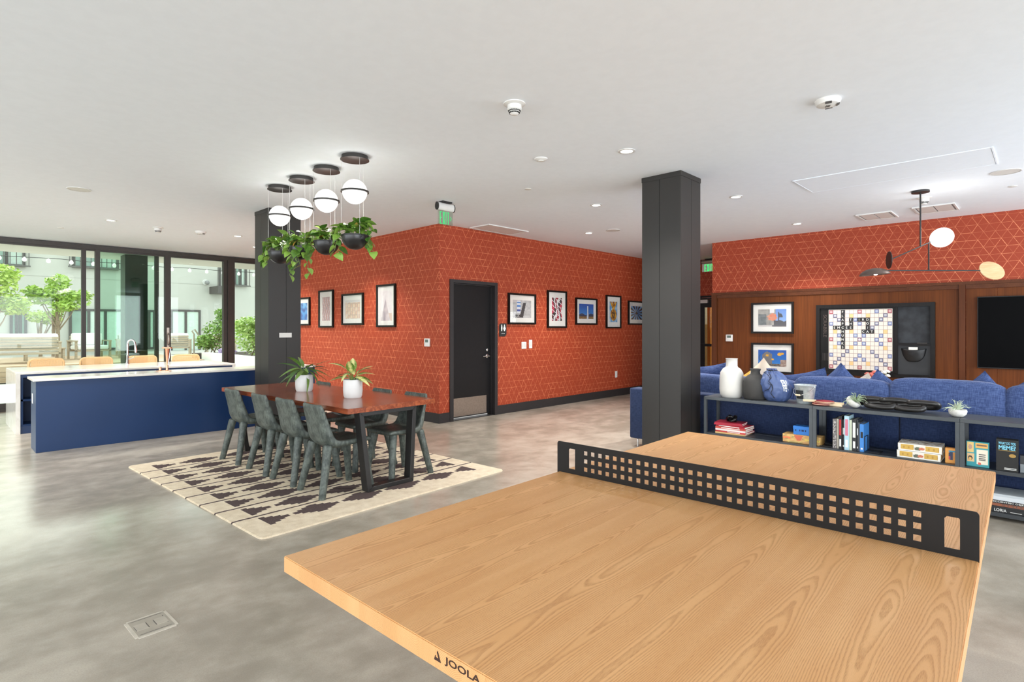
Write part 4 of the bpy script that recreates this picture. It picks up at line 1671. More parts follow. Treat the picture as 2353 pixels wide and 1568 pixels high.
# ------------------------------------------------------------------ potted plants on the dining table
def pot_plant(name, label, x, y, leafmat, n, L, Wd, seed, tilt, group='potted plants on the dining table', h=0.178, r=0.093):
    t = thing(name, label, 'potted plant', (x, y, DH + 0.0005), 0, group)
    mb = MB()
    mb.lathe([(0.001, 0), (r * 0.86, 0), (r * 0.95, 0.02), (r, 0.07), (r * 0.985, h - 0.004), (r * 0.975, h), (r * 0.91, h), (r * 0.91, h - 0.03), (0.001, h - 0.03)], 40)
    mb.build('pot', M['pot'], t, 50)
    MB().lathe([(0.001, h - 0.018), (r * 0.905, h - 0.02), (r * 0.905, h - 0.029)], 20).build('soil', M['soil'], t)
    rng = random.Random(seed)
    me = [leaf_mesh('leaf', leafmat, L * s, Wd * s, b, 0.22, 'long', 8) for s, b in ((1, 0.5), (0.85, 0.8), (1.1, 0.3))]
    for i in range(n):
        a = 2.4 * i + rng.uniform(-.3, .3)
        f = i / n
        el = R_(tilt[0] + (tilt[1] - tilt[0]) * f + rng.uniform(-8, 8))
        sh = rng.uniform(0.05, 0.12) * (0.6 + 0.6 * f)
        d0 = Vector((math.cos(a) * 0.35, math.sin(a) * 0.35, 1)).normalized()
        b0 = Vector((math.cos(a) * 0.02, math.sin(a) * 0.02, h - 0.02))
        tip = b0 + d0 * sh
        MB().tube([b0, tip], [0.005, 0.003], 5).build('stem', M['stem'], t)
        o = put('leaf', me[rng.randrange(3)], t)
        d_ = Vector((math.cos(a) * math.cos(el), math.sin(a) * math.cos(el), math.sin(el)))
        o.matrix_local = Matrix.Translation(tip) @ aim(d_, rng.uniform(-.4, .4)).to_4x4()
    return t


pot_plant('potted_palm', 'green plant with long drooping strap leaves in a white pot', 2.80, 5.80, M['dracaena'], 28, 0.23, 0.042, 7, (-25, 48))
pot_plant('potted_aglaonema', 'cream-and-green variegated plant in a white pot', 2.868, 4.915, M['aglaonema'], 13, 0.17, 0.072, 9, (-5, 62))


# ------------------------------------------------------------------ ceiling fittings
def downlight(label, x, y, r=0.055):
    t = thing('downlight', label, 'downlight', (x, y, CH), 0, 'recessed ceiling downlights')
    mb = MB()
    mb.lathe([(r, -0.001), (r + 0.022, -0.001), (r + 0.022, -0.006), (r, -0.009)], 28, cap=False)
    mb.build('trim_ring', M['white'], t, 40)
    MB().lathe([(0.001, -0.004), (r, -0.004), (r, -0.002), (0.001, -0.002)], 24).build('lens', M['lamp'], t)
    d_ = bpy.data.lights.new('downlight_beam', 'SPOT')
    d_.energy = 190
    d_.spot_size = R_(115)
    d_.spot_blend = 0.7
    d_.shadow_soft_size = 0.05
    d_.color = (1, 0.98, 0.95)
    o = bpy.data.objects.new('downlight_beam', d_)
    COL.objects.link(o)
    o.parent = t
    o.location = (0, 0, -0.02)
    return t


for x, y, l in ((4.325, 2.727, 'large lit downlight left of the beside-shelf column, nearest us'), (6.739, 2.721, 'lit downlight between the column and the ceiling access panel'),
                (9.122, 2.751, 'lit downlight near the far patterned wall, by the left vent'), (7.592, 5.517, 'small downlight over the corridor side of the orange wall'),
                (5.944, 4.203, 'dimmer downlight just left of the beside-shelf column'), (1.841, 9.941, 'lit downlight over the kitchen island, toward its waterfall end'),
                (3.66, 10.054, 'lit downlight over the kitchen island, left of the planter column'), (4.4, 8.31, 'lit downlight just right of the planter column, above the third planter'), (4.4, 11.15, 'lit downlight at the left edge of the planter column'), (0.1, 7.4, 'added fill downlight beyond the left of the view, level with the bar counter'), (-0.7, 9.9, 'added fill downlight beyond the left of the view, level with the island')):  # last two are unseen, added to brighten the kitchen side floor
    downlight(l, x, y)


def smoke_tall(label, x, y, rz=0):
    t = thing('smoke_detector', label, 'smoke detector', (x, y, CH), rz, 'dome smoke detectors')
    MB().lathe([(0.001, 0), (0.078, 0), (0.078, -0.006), (0.056, -0.014), (0.001, -0.014)], 28).build('base', M['white'], t, 40)
    MB().lathe([(0.05, -0.014), (0.052, -0.045), (0.042, -0.052), (0.03, -0.075), (0.018, -0.082), (0.001, -0.082)], 28).build('head', M['white'], t, 40)
    mb = MB()
    for k in range(18):
        a = 2 * PI * k / 18
        for q, (rr, zz) in enumerate(((0.0415, -0.0545), (0.0355, -0.067))):
            mm = Matrix.Translation((rr * math.cos(a), rr * math.sin(a), zz)) @ Matrix.Rotation(a, 4, 'Z') @ Matrix.Rotation(R_(28), 4, 'Y')
            mb.box(-0.002, 0.002, -0.0045, 0.0045, -0.0045, 0.0045, M=mm)
    mb.build('vent_slots', M['matteblack'], t)
    return t


smoke_tall('white dome smoke detector in the middle of the ceiling', 2.867, 2.729)
smoke_tall('white dome smoke detector over the kitchen island', 2.49, 10.136)
smoke_tall('white dome smoke detector behind the mobile light stem', 8.38, 1.09)


def smoke_flat(label, x, y, rz=0):
    t = thing('carbon_monoxide_alarm', label, 'alarm', (x, y, CH), rz, 'flat white alarms')
    MB().lathe([(0.001, 0), (0.082, 0), (0.082, -0.012), (0.07, -0.034), (0.04, -0.042), (0.001, -0.043)], 32).build('housing', M['white'], t, 40)
    mb = MB()
    for a, w in ((-100, 0.02), (-20, 0.022), (170, 0.02)):
        mm = Matrix.Rotation(R_(a), 4, 'Z') @ Matrix.Translation((0.062, 0, -0.037)) @ Matrix.Rotation(R_(-25), 4, 'Y')
        mb.box(-0.010, 0.010, -w, w, -0.0025, 0.001, M=mm)
    mb.build('sounder_slots', M['print_grey'], t)
    mb = MB()
    for k in range(3):
        mb.box(-0.02, 0.015, -0.012 + 0.01 * k, -0.006 + 0.01 * k, -0.0445, -0.042)
    mb.build('printed_label', M['print_grey'], t)
    return t


smoke_flat('flat white alarm with printed label, on the ceiling above the ash table', 4.338, 1.11, 0.5)
smoke_flat('flat white alarm on the ceiling over the kitchen island', 3.075, 10.04, 2.2)
t = thing('occupancy_sensor', 'flat round white occupancy sensor on the ceiling', 'sensor', (3.968, 3.433, CH))
MB().lathe([(0.001, 0), (0.062, 0), (0.062, -0.006), (0.045, -0.018), (0.001, -0.02)], 28).build('housing', M['white'], t, 40)
MB().lathe([(0.026, -0.0185), (0.024, -0.025), (0.001, -0.027)], 20).build('lens', M['offwhite'], t, 40)
for x, y, r, l in ((1.18, 7.994, 0.115, 'flush round ceiling speaker over the kitchen side'), (7.664, 5.085, 0.115, 'flush round ceiling speaker left of the beside-shelf column'),
                   (7.57, 0.312, 0.125, 'flush round ceiling speaker past the access panel')):
    t = thing('ceiling_speaker', l, 'speaker', (x, y, CH), 0, 'flush ceiling speakers')
    MB().lathe([(r - 0.008, -0.0005), (r, -0.0005), (r, -0.006), (r - 0.008, -0.006)], 40, cap=False).build('rim', M['white'], t)
    MB().lathe([(0.001, -0.004), (r - 0.008, -0.004), (r - 0.008, -0.0008), (0.001, -0.0008)], 40).build('grille', M['offwhite'], t)
for x, y, l in ((4.719, 4.279, 'small flush sprinkler cap on the ceiling left of the lit downlight'), (8.389, 0.287, 'small flush sprinkler cap past the access panel'), (1.429, 11.241, 'small flush sprinkler cap near the glass wall')):
    t = MB().lathe([(0.001, -0.0005), (0.04, -0.0005), (0.04, -0.005), (0.034, -0.008), (0.001, -0.008)], 24).build('sprinkler_cap', M['offwhite'], None, 40, loc=(x, y, CH))
    tag(t, l, 'sprinkler', 'flush sprinkler caps')
# access panel
t = thing('access_panel', 'large flush access panel in the ceiling', 'ceiling panel', (6.79, 1.17, CH))
px, py = 0.352, 0.82
mb = MB()
for a in ((-px, px, -py, -py + 0.012), (-px, px, py - 0.012, py), (-px, -px + 0.012, -py + 0.012, py - 0.012), (px - 0.012, px, -py + 0.012, py - 0.012)):
    mb.box(a[0], a[1], a[2], a[3], -0.008, -0.0005)
mb.build('frame', M['ceiling'], t)
MB().box(-px + 0.015, px - 0.015, -py + 0.015, py - 0.015, -0.006, -0.0005).build('panel', M['ceiling'], t)


def vent(label, x, y, sx, sy, split):
    t = thing('ceiling_vent', label, 'vent', (x, y, CH), 0, 'ceiling air vents')
    mb = MB()
    for a in ((-sx, sx, -sy, -sy + 0.02), (-sx, sx, sy - 0.02, sy), (-sx, -sx + 0.02, -sy + 0.02, sy - 0.02), (sx - 0.02, sx, -sy + 0.02, sy - 0.02)):
        mb.box(a[0], a[1], a[2], a[3], -0.016, -0.0005)
    mb.build('frame', M['white'], t)
    MB().box(-sx + 0.02, sx - 0.02, -sy + 0.02, sy - 0.02, -0.004, -0.0005).build('duct_opening', M['grille'], t)
    if split == 'y':
        for s in (-1, 1):
            MB().box(-sx + 0.032, sx - 0.032, s * sy / 2 - sy / 2 + 0.035 * (s < 0) + 0.008, s * sy / 2 + sy / 2 - 0.035 * (s > 0) - 0.008, -0.013, -0.006).build('deflector', M['white'], t)
    else:
        for s in (-1, 1):
            MB().box(s * sx / 2 - sx / 2 + 0.04 * (s < 0) + 0.008, s * sx / 2 + sx / 2 - 0.04 * (s > 0) - 0.008, -sy + 0.035, sy - 0.035, -0.013, -0.006).build('deflector', M['white'], t)
    return t


vent('white air vent near the far wall, left of the mobile light', 9.25, 1.74, 0.265, 0.21, 'y')
vent('white air vent near the far wall, behind the mobile light stem', 9.22, 1.075, 0.265, 0.222, 'y')
vent('white air vent on the ceiling above the black door', 6.33, 6.35, 0.45, 0.22, 'x')


# exit signs
def exit_sign(label, loc, rz, w, gl, arrow):
    t = thing('exit_sign', label, 'exit sign', loc, rz, 'green exit signs')
    MB().box(-0.075, 0.075, -0.045, 0.045, -0.016, 0).build('canopy', M['black'], t)
    mb = MB()
    mm = Matrix.Translation((0, 0, -0.066)) @ Matrix.Rotation(PI / 2, 4, 'Y') @ Matrix.Diagonal((1.1, 0.75, 1, 1))
    mb.lathe([(0.001, -w / 2), (0.044, -w / 2), (0.044, w / 2), (0.001, w / 2)], 24, M=mm)
    mb.build('housing', M['white'] if gl else M['steel'], t, 40)
    for s in (-1, 1):
        MB().lathe([(0.001, s * (w / 2 + 0.001)), (0.046, s * (w / 2 + 0.001)), (0.046, s * (w / 2 + 0.013)), (0.001, s * (w / 2 + 0.014))], 24, M=mm).build('end_cap', M['black'], t, 40)
    MB().box(-w / 2 + 0.008, w / 2 - 0.008, -0.003, 0.003, -0.295, -0.108).build('panel', M['acrylic'] if gl else M['print_wht'], t)
    H_, q = 0.156, (0.0105 if gl else 0.014)
    lw = w * 0.125
    gap = w * 0.062
    mb = MB()
    x = -w * 0.36 if arrow else -(3 * lw + q + 3 * gap) / 2
    z0 = -0.206 - H_ / 2
    y0, y1 = -0.0062, -0.0034

    def bar(xa, xb, za, zb):
        mb.box(xa, xb, y0, y1, z0 + za, z0 + zb)
    bar(x, x + q, 0, H_)
    for za in (0, H_ / 2 - q / 2, H_ - q):
        bar(x + q, x + lw * (0.85 if 0 < za < H_ - q else 1), za, za + q)
    x += lw + gap
    fl = Matrix.Rotation(R_(90), 4, 'X')
    for a, b in ((x, x + lw - q * 1.1), (x + lw - q * 1.1, x)):
        mb.prism([(a, z0), (a + q * 1.1, z0), (b + q * 1.1, z0 + H_), (b, z0 + H_)], -y1, -y0 + (0.0003 if a > b else 0), M=fl)
    x += lw + gap
    bar(x, x + q, 0, H_)
    x += q + gap
    bar(x, x + lw, H_ - q, H_)
    bar(x + lw / 2 - q / 2, x + lw / 2 + q / 2, 0, H_ - q)
    mb.build('lettering', M['exit'] if gl else M['exit_on'], t)
    if arrow:
        x += lw + gap * 0.8
        mb = MB()
        zc = -0.206
        for s in (-1, 1):
            mb.prism([(x, zc + s * 0.026), (x + 0.009, zc + s * 0.026), (x + 0.026, zc), (x + 0.017, zc)], -y1, -y0, M=fl)
        mb.build('arrow', M['exit'] if gl else M['exit_on'], t)
    return t


exit_sign('clear exit sign with green letters and an arrow, hung near the orange corner', (4.49, 5.475, CH), R_(0), 0.25, True, True)
exit_sign('lit green exit sign at the end of the corridor', (12.30, 5.585, CH - 0.0005), R_(-90), 0.33, False, False)


# ------------------------------------------------------------------ framed pictures
def framed(name, label, loc, rz, w, h, mw, fn, nx=36, ny=36, fw=0.032, group=None, mh=None):
    """loc = centre on the wall plane; local front is -y"""
    t = thing(name, label, 'picture', loc, rz, group)
    mb = MB()
    dp = 0.035
    mb.box(-w / 2, w / 2, -dp, -0.001, h / 2 - fw, h / 2)
    mb.box(-w / 2, w / 2, -dp, -0.001, -h / 2, -h / 2 + fw)
    mb.box(-w / 2, -w / 2 + fw, -dp, -0.001, -h / 2 + fw, h / 2 - fw)
    mb.box(w / 2 - fw, w / 2, -dp, -0.001, -h / 2 + fw, h / 2 - fw)
    mb.build('frame', M['frameblk'], t)
    MB().box(-w / 2 + fw, w / 2 - fw, -0.014, -0.001, -h / 2 + fw, h / 2 - fw).build('mat_board', M['mat_board'], t)
    mh = mh or mw
    colour_print('photo_print', w - 2 * fw - 2 * mw, h - 2 * fw - 2 * mh, nx, ny, fn, t, (0, -0.0148, 0), M['print'])
    MB().box(-w / 2 + fw, w / 2 - fw, -0.026, -0.024, -h / 2 + fw, h / 2 - fw).build('glazing', M['glazing'], t)
    return t


def im_blue(u, v):
    c = ipol((40, 130, 210), (120, 190, 235), v)
    return ipol(c, (24, 70, 150), max(0, min(1, 1.6 * nz(u * 3, v * 4) + 0.3)))


def im_stripes(u, v):
    a = abs(nz(u * 9 + 3, v * 14))
    s = math.sin(u * 22 + 2.5 * math.sin(v * 9))
    c = ipol((226, 208, 200), (196, 96, 92), max(0, min(1, s * 0.5 + 0.4)))
    return ipol(c, (120, 110, 116), min(1, a * 1.8))


def im_facade(u, v):
    g = (int(u * 6) + int(v * 5)) % 2
    c = ipol((232, 190, 140), (214, 152, 112), g)
    if v > 0.86 + 0.08 * nz(u * 9, 1):
        return (206, 206, 206)
    if abs(u * 6 - round(u * 6)) < 0.12 or abs(v * 5 - round(v * 5)) < 0.1:
        c = ipol(c, (150, 118, 104), 0.6)
    return ipol(c, (240, 226, 206), max(0, nz(u * 5, v * 5, 4)))


def im_peak(u, v):
    sky = ipol((216, 214, 216), (236, 232, 232), v)
    k = 0.72 - abs(u - 0.45) * 1.75
    if v < k:
        return ipol((128, 116, 128), (190, 178, 182), 0.5 + 0.9 * nz(u * 4, v * 6) + (0.35 if u > 0.45 else -0.15))
    if u > 0.62 and v < 0.24:
        return (196, 160, 132)
    return ipol(sky, (206, 198, 204), max(0, nz(u * 6, v * 9, 2)))


def im_boot(u, v):
    c = ipol((180, 178, 176), (206, 204, 202), 0.5 + nz(u * 8, v * 8))
    if 0.22 < u < 0.42 and 0.25 < v < 0.98:
        c = (226, 230, 236)
        if 0.62 < v < 0.72 or 0.82 < v < 0.9:
            c = (70, 130, 200)
        if 0.36 < v < 0.46:
            c = (60, 80, 150)
    if abs(u - (0.40 + 0.22 * v + 0.05)) < 0.07 + 0.03 * (1 - v) and v < 0.86:
        c = (54, 54, 56)
    if v < 0.18 and 0.1 < u < 0.5 and nz(u * 20, v * 20) > -0.1:
        c = (40, 40, 42)
    return c


def im_pipes(u, v):
    k = int(u * 7 + 0.8 * math.sin(v * 7 + u * 5))
    c = [(214, 72, 96), (46, 36, 40), (232, 226, 226), (176, 40, 62), (236, 232, 230), (60, 52, 60), (206, 60, 84), (240, 236, 232)][k % 8]
    if abs((v * 5 + u * 2) % 1 - 0.5) < 0.07:
        c = (232, 228, 228)
    return ipol(c, (60, 90, 70), 0.5 if nz(u * 7, v * 9, 6) > 0.35 else 0)


def im_tower(u, v):
    c = ipol((74, 156, 224), (14, 78, 168), v)
    m_ = 0.30 + 0.06 * math.sin(u * 9) + 0.05 * nz(u * 6, 2)
    if v < m_:
        c = ipol((38, 48, 74), (64, 72, 96), nz(u * 8, v * 8) + 0.5)
    if v < 0.16:
        c = ipol((176, 128, 64), (110, 88, 58), nz(u * 9, v * 20) + 0.5)
    if abs(u - 0.60) < 0.035 + 0.03 * (1 - v) and v < 0.86:
        c = (226, 228, 232) if u < 0.61 else (150, 156, 168)
    return c


def im_gold(u, v):
    c = ipol((96, 158, 212), (210, 226, 238), max(0, min(1, 0.4 + 1.2 * nz(u * 5, v * 5, 3))))
    r = math.hypot((u - 0.5) * 1.1, (v - 0.36) * 1.5)
    if r < 0.44 or (v > 0.6 and abs(abs(u - 0.5) - (v - 0.6) * 0.9) < 0.1) or (v > 0.4 and abs(u - 0.5) < 0.13):
        c = ipol((236, 174, 40), (150, 88, 16), max(0, min(1, 0.45 + 1.3 * nz(u * 6, v * 8, 1))))
    if 0.05 < r < 0.26 and v < 0.6:
        c = ipol((62, 44, 20), (176, 116, 34), max(0, min(1, 0.5 + 1.5 * nz(u * 12, v * 12))))
    return c


def im_beams(u, v):
    a = math.atan2(v - 0.48, u - 0.5)
    r = math.hypot(u - 0.5, v - 0.48)
    c = ipol((60, 128, 206), (168, 206, 240), min(1, r * 1.2))
    if r < 0.1 or (a / (2 * PI) * 13) % 1 < 0.5 and r < 0.75:
        c = ipol((92, 50, 36), (44, 28, 24), 0.5 + nz(u * 7, v * 7))
    return c


def im_street(u, v):
    c = ipol((150, 186, 232), (96, 140, 216), v)
    if u < 0.62 and v < 1.0:
        c = ipol((128, 124, 118), (176, 172, 164), 0.5 + nz(u * 10, v * 3))
    if u < 0.30 and v < 0.72:
        c = ipol((74, 82, 84), (130, 134, 134), 0.5 + nz(u * 12, v * 9))
    if math.hypot(u - 0.5, (v - 0.55) * 0.9) < 0.17 + 0.08 * nz(u * 9, v * 9):
        c = ipol((226, 112, 70), (214, 160, 128), 0.5 + nz(u * 12, v * 12))
    if 0.42 < u < 0.58 and v > 0.78:
        c = (232, 230, 230)
    if u > 0.56 and v < 0.34 + 0.1 * nz(u * 6, 3):
        c = (66, 62, 66)
    if abs(u - 0.73) < 0.012 and v < 0.85 or (0.71 < u < 0.87 and 0.52 < v < 0.76 and abs((u - 0.79) + (v - 0.64) * 0.3) < 0.07):
        c = (54, 54, 66)
    if v < 0.1:
        c = (206, 200, 196) if u < 0.5 else (90, 86, 88)
    return c


def im_balloons(u, v):
    c = ipol((38, 140, 224), (6, 82, 176), v)
    if 0.14 < u < 0.50 and v < 0.92 - 1.1 * abs(u - 0.33):
        c = (150, 146, 144) if (int(u * 40) + int(v * 26)) % 2 else (84, 84, 92)
    if v < 0.16:
        c = ipol((60, 52, 50), (150, 140, 128), 0.5 + nz(u * 16, v * 16))
    if u > 0.80 and v < 0.42:
        c = ipol((190, 170, 156), (140, 110, 98), 0.5 + nz(u * 16, v * 16))
    for cx, cy, r in ((0.33, 0.66, 0.055), (0.76, 0.74, 0.075), (0.85, 0.78, 0.06), (0.52, 0.42, 0.045)):
        if math.hypot(u - cx, (v - cy) * 0.8) < r:
            c = (240, 176, 46)
    if abs(u - 0.08 - 0.05 * math.sin(v * 9)) < 0.012 and v < 0.7:
        c = (60, 50, 48)
    return c


gl = 'framed pictures on the wall behind the dining table'
for y0, y1, z0, z1, mw, fn, l in ((11.33, 10.79, 1.506, 2.08, 0.08, im_blue, 'framed blue print half hidden behind the planter column'),
                                  (10.407, 9.839, 1.461, 2.186, 0.10, im_stripes, 'tall narrow framed print of pinkish interlaced stripes'),
                                  (9.514, 8.773, 1.506, 2.079, 0.085, im_facade, 'nearly square framed print in beige and orange'),
                                  (8.341, 7.783, 1.465, 2.187, 0.075, im_peak, 'tall framed print of a pale grey pyramid shape')):
    if fn is not im_blue:
        fn = (lambda f: lambda u, v: ipol(f(u, v), (250, 236, 230), 0.42))(fn)  # colours paled to paint in the window reflections on their glass
    framed('framed_print', l, (XL - 0.001, (y0 + y1) / 2, (z0 + z1) / 2), R_(-90), abs(y0 - y1), z1 - z0, mw, fn, group=gl)
gr = 'framed pictures on the wall right of the black door'
for x0, x1, z0, z1, mw, fn, l in ((6.827, 7.534, 1.514, 2.053, 0.085, im_boot, 'framed grey photo with a dark slanting shape, first right of the door'),
                                  (7.86, 8.426, 1.452, 2.149, 0.10, im_pipes, 'tall framed print of red, white and black vertical tubes'),
                                  (8.712, 9.425, 1.516, 2.047, 0.085, im_tower, 'framed photo of a white tower against deep blue sky'),
                                  (9.751, 10.309, 1.445, 2.143, 0.10, im_gold, 'tall framed photo of a golden looping sculpture'),
                                  (10.603, 11.30, 1.525, 2.056, 0.085, im_beams, 'framed photo of brown beams radiating on blue, partly behind the column')):
    framed('framed_print', l, ((x0 + x1) / 2, YR - 0.001, (z0 + z1) / 2), 0, x1 - x0, z1 - z0, mw, fn, group=gr)
gw = 'framed pictures on the wood panelling'
framed('framed_print', 'framed street photo with an orange splash, upper one on the wood panelling', (XW - 0.0125, 3.442, 1.624), R_(-90), 0.70, 0.536, 0.085, im_street, 48, 32, group=gw)
framed('framed_print', 'framed photo of a building and yellow balloons on blue sky, lower one on panelling', (XW - 0.0125, 3.442, 0.930), R_(-90), 0.70, 0.517, 0.085, im_balloons, 48, 32, group=gw)


# ------------------------------------------------------------------ wall plates, sign, thermostats
def plate(name, label, cat, loc, rz, w, h, n=1, group=None):
    t = thing(name, label, cat, loc, rz, group)
    MB().box(-w / 2, w / 2, -0.007, -0.0005, -h / 2, h / 2, bev=0.002).build('cover_plate', M['white'], t)
    for k in range(n):
        x = (k - (n - 1) / 2) * w / n
        MB().box(x - 0.017, x + 0.017, -0.011, -0.0072, -0.034, 0.034).build('rocker', M['offwhite'], t)
    return t


plate('light_switch', 'white double switch plate on the orange wall right of the door', 'switch', (7.239, YR, 1.145), 0, 0.125, 0.122, 2)
plate('light_switch', 'white single switch plate beside the double one', 'switch', (7.415, YR, 1.165), 0, 0.085, 0.15, 1)
t = thing('wall_outlet', 'white wall outlet low on the orange wall near the sofa', 'outlet', (10.15, YR, 0.463), 0)
MB().box(-0.042, 0.042, -0.007, -0.0005, -0.068, 0.068, bev=0.002).build('cover_plate', M['white'], t)
for z in (-0.025, 0.025):
    MB().box(-0.018, 0.018, -0.009, -0.0072, z - 0.017, z + 0.017).build('socket', M['offwhite'], t)
for loc, rz, w, h, l in (((XL, 6.943, 1.225), R_(-90), 0.13, 0.125, 'white thermostat with a grey display on the orange wall near its corner'),
                         ((XW - 0.0125, 4.19, 1.269), R_(-90), 0.125, 0.125, 'white thermostat with a green display on the wood panelling')):
    t = thing('thermostat', l, 'thermostat', loc, rz, 'wall thermostats')
    MB().box(-w / 2, w / 2, -0.022, -0.0005, -h / 2, h / 2, bev=0.006, seg=2).build('housing', M['white'], t, True)
    MB().box(-0.036, 0.036, -0.0235, -0.0222, 0.002, 0.045).build('display', solid((92, 108, 100)), t)
    mb = MB()
    for k in range(3):
        mb.box(-0.03 + 0.024 * k, -0.016 + 0.024 * k, -0.0245, -0.0222, -0.045, -0.036)
    mb.build('buttons', M['offwhite'], t)
# restroom sign
t = thing('restroom_sign', 'black restroom sign with white figures beside the door', 'sign', (6.712, YR, 1.418), 0)
mb = MB()
poly = [(-0.084, -0.11), (0.05, -0.11), (0.084, -0.075), (0.084, 0.11), (-0.05, 0.11), (-0.084, 0.085)]
mb.prism(poly, 0, 0.008, M=Matrix.Rotation(R_(90), 4, 'X') @ Matrix.Translation((0, 0, 0.0005)))
mb.build('plaque', M['matteblack'], t)
mb = MB()
for x, sk in ((-0.032, 0.016), (0.034, 0.03)):
    mb.ball((x, -0.0105, 0.078), 0.012, 0.003, 0.012, nu=10, nv=6)
    mb.verts([(x - 0.014, -0.0105, 0.062), (x + 0.014, -0.0105, 0.062), (x + sk, -0.0105, 0.02), (x + 0.008, -0.0105, -0.02), (x - 0.008, -0.0105, -0.02), (x - sk, -0.0105, 0.02)], [(0, 1, 2, 3, 4, 5)])
mb.build('figures', M['print_wht'], t)
text('lettering', 'RESTROOM', 0.014, M['print_wht'], t, (0, -0.0095, -0.062), width=0.075)
# label plate on the column
t = MB().box(-0.085, 0.085, -0.004, -0.0005, -0.032, 0.032, bev=0.0012).build('label_plate', M['offwhite'], None, loc=(3.31, 7.402, 1.352))
tag(t, 'small white plate on the column behind the planters', 'sign')

# floor box
t = thing('floor_box', 'metal floor outlet box set flush in the concrete', 'floor outlet', (0.744, 3.146, 0), R_(2))
bx, by = 0.090, 0.105
mb = MB()
mb.prism([(-bx, -by), (bx, -by), (bx, by), (-bx, by)], 0.0003, 0.004)
bmesh.ops.bevel(mb.bm, geom=[e for e in mb.bm.edges if abs(e.verts[0].co.z - e.verts[1].co.z) > 0.001], offset=0.012, segments=4, affect='EDGES')
mb.build('rim', pm('cast_rim', (206, 198, 184), 0.4, metal=0.2), t)
MB().box(-bx + 0.014, bx - 0.014, -by + 0.014, by - 0.014, 0.004, 0.0052).build('cover', pm('floor_box_cover', (168, 160, 146), 0.45, metal=0.1), t)
for s in (-1, 1):
    MB().box(s * 0.042 - 0.024, s * 0.042 + 0.024, -0.035, 0.035, 0.0052, 0.0066).build('flap', pm('floor_box_flap', (178, 170, 156), 0.45), t)
mb = MB()
mb.box(-0.066, 0.066, 0.079, 0.081, 0.0052, 0.0058)
mb.box(-0.066, 0.066, -0.081, -0.079, 0.0052, 0.0058)
mb.box(-0.068, -0.066, -0.03, 0.02, 0.0052, 0.0058)
mb.box(0.060, 0.063, -0.04, 0.05, 0.0052, 0.0058)
mb.box(0.0145, 0.0165, -0.03, 0.03, 0.0052, 0.0062)
mb.box(-0.0165, -0.0145, -0.03, 0.03, 0.0052, 0.0062)
mb.build('slots', M['print_grey'], t)

# ------------------------------------------------------------------ low open shelves behind the sofa
SX, SD, SH = 5.552, 0.335, 0.738
M['shelf_in'] = pm('shelf_plate', (52, 55, 58), 0.33, metal=0.15, var=0.05)


def shelf_unit(label, y0, y1):
    """y1 > y0; front faces -x.  local: x depth, y width from y0"""
    t = thing('open_shelf', label, 'shelf', (SX, y0, 0), 0, 'low charcoal open shelves behind the sofa')
    w = y1 - y0
    p = 0.028
    MB().box(0, SD, 0.0008, w - 0.0008, SH - 0.030, SH, bev=0.0015).build('top', M['charcoal'], t)
    MB().box(0, SD, 0.0008 + p, w - 0.0008 - p, 0.345, 0.372).build('shelf', M['shelf_in'], t)
    MB().box(0, SD, 0.0008 + p, w - 0.0008 - p, 0.028, 0.058).build('bottom', M['shelf_in'], t)
    for yy in (0.0008, w - 0.0008 - p):
        for xx in (0, SD - p):
            MB().box(xx, xx + p, yy, yy + p, 0, SH - 0.0302).build('post', M['charcoal'], t)
    return t


shelf_unit('charcoal open shelf unit nearest the column, with red magazines inside', 1.545, 2.575)
shelf_unit('middle charcoal open shelf unit, with the upright books inside', 0.497, 1.545)
shelf_unit('charcoal open shelf unit with the black party game box inside', -0.551, 0.497)
TOPZ = SH + 0.0005
MIDZ = 0.3725
LOWZ = 0.0585


def vase(name, label, x, y, prof, mat):
    t = MB().lathe(prof, 40).build(name, mat, None, 50, loc=(x, y, TOPZ))
    return tag(t, label, 'vase')


vase('vase', 'tall white bottle-shaped vase on the shelf top beside the column', 5.70, 2.345,
     [(0.001, 0), (0.095, 0), (0.113, 0.025), (0.119, 0.08), (0.117, 0.2), (0.110, 0.25), (0.088, 0.288), (0.062, 0.306), (0.056, 0.32), (0.056, 0.39), (0.060, 0.394), (0.050, 0.394), (0.048, 0.31), (0.001, 0.30)], M['vasewht'])
vase('vase', 'squat dark grey vase between the white vase and the blue bag', 5.70, 2.107,
     [(0.001, 0), (0.102, 0), (0.114, 0.012), (0.116, 0.12), (0.112, 0.175), (0.098, 0.21), (0.07, 0.235), (0.046, 0.25), (0.042, 0.272), (0.052, 0.300), (0.047, 0.302), (0.036, 0.272), (0.001, 0.262)], M['vaseblk'])

# blue drawstring bag
bag = thing('drawstring_bag', 'stuffed blue drawstring bag with white print on the shelf top', 'bag', (5.70, 1.905, TOPZ), R_(0))
mb = MB()
nu, nv = 72, 36


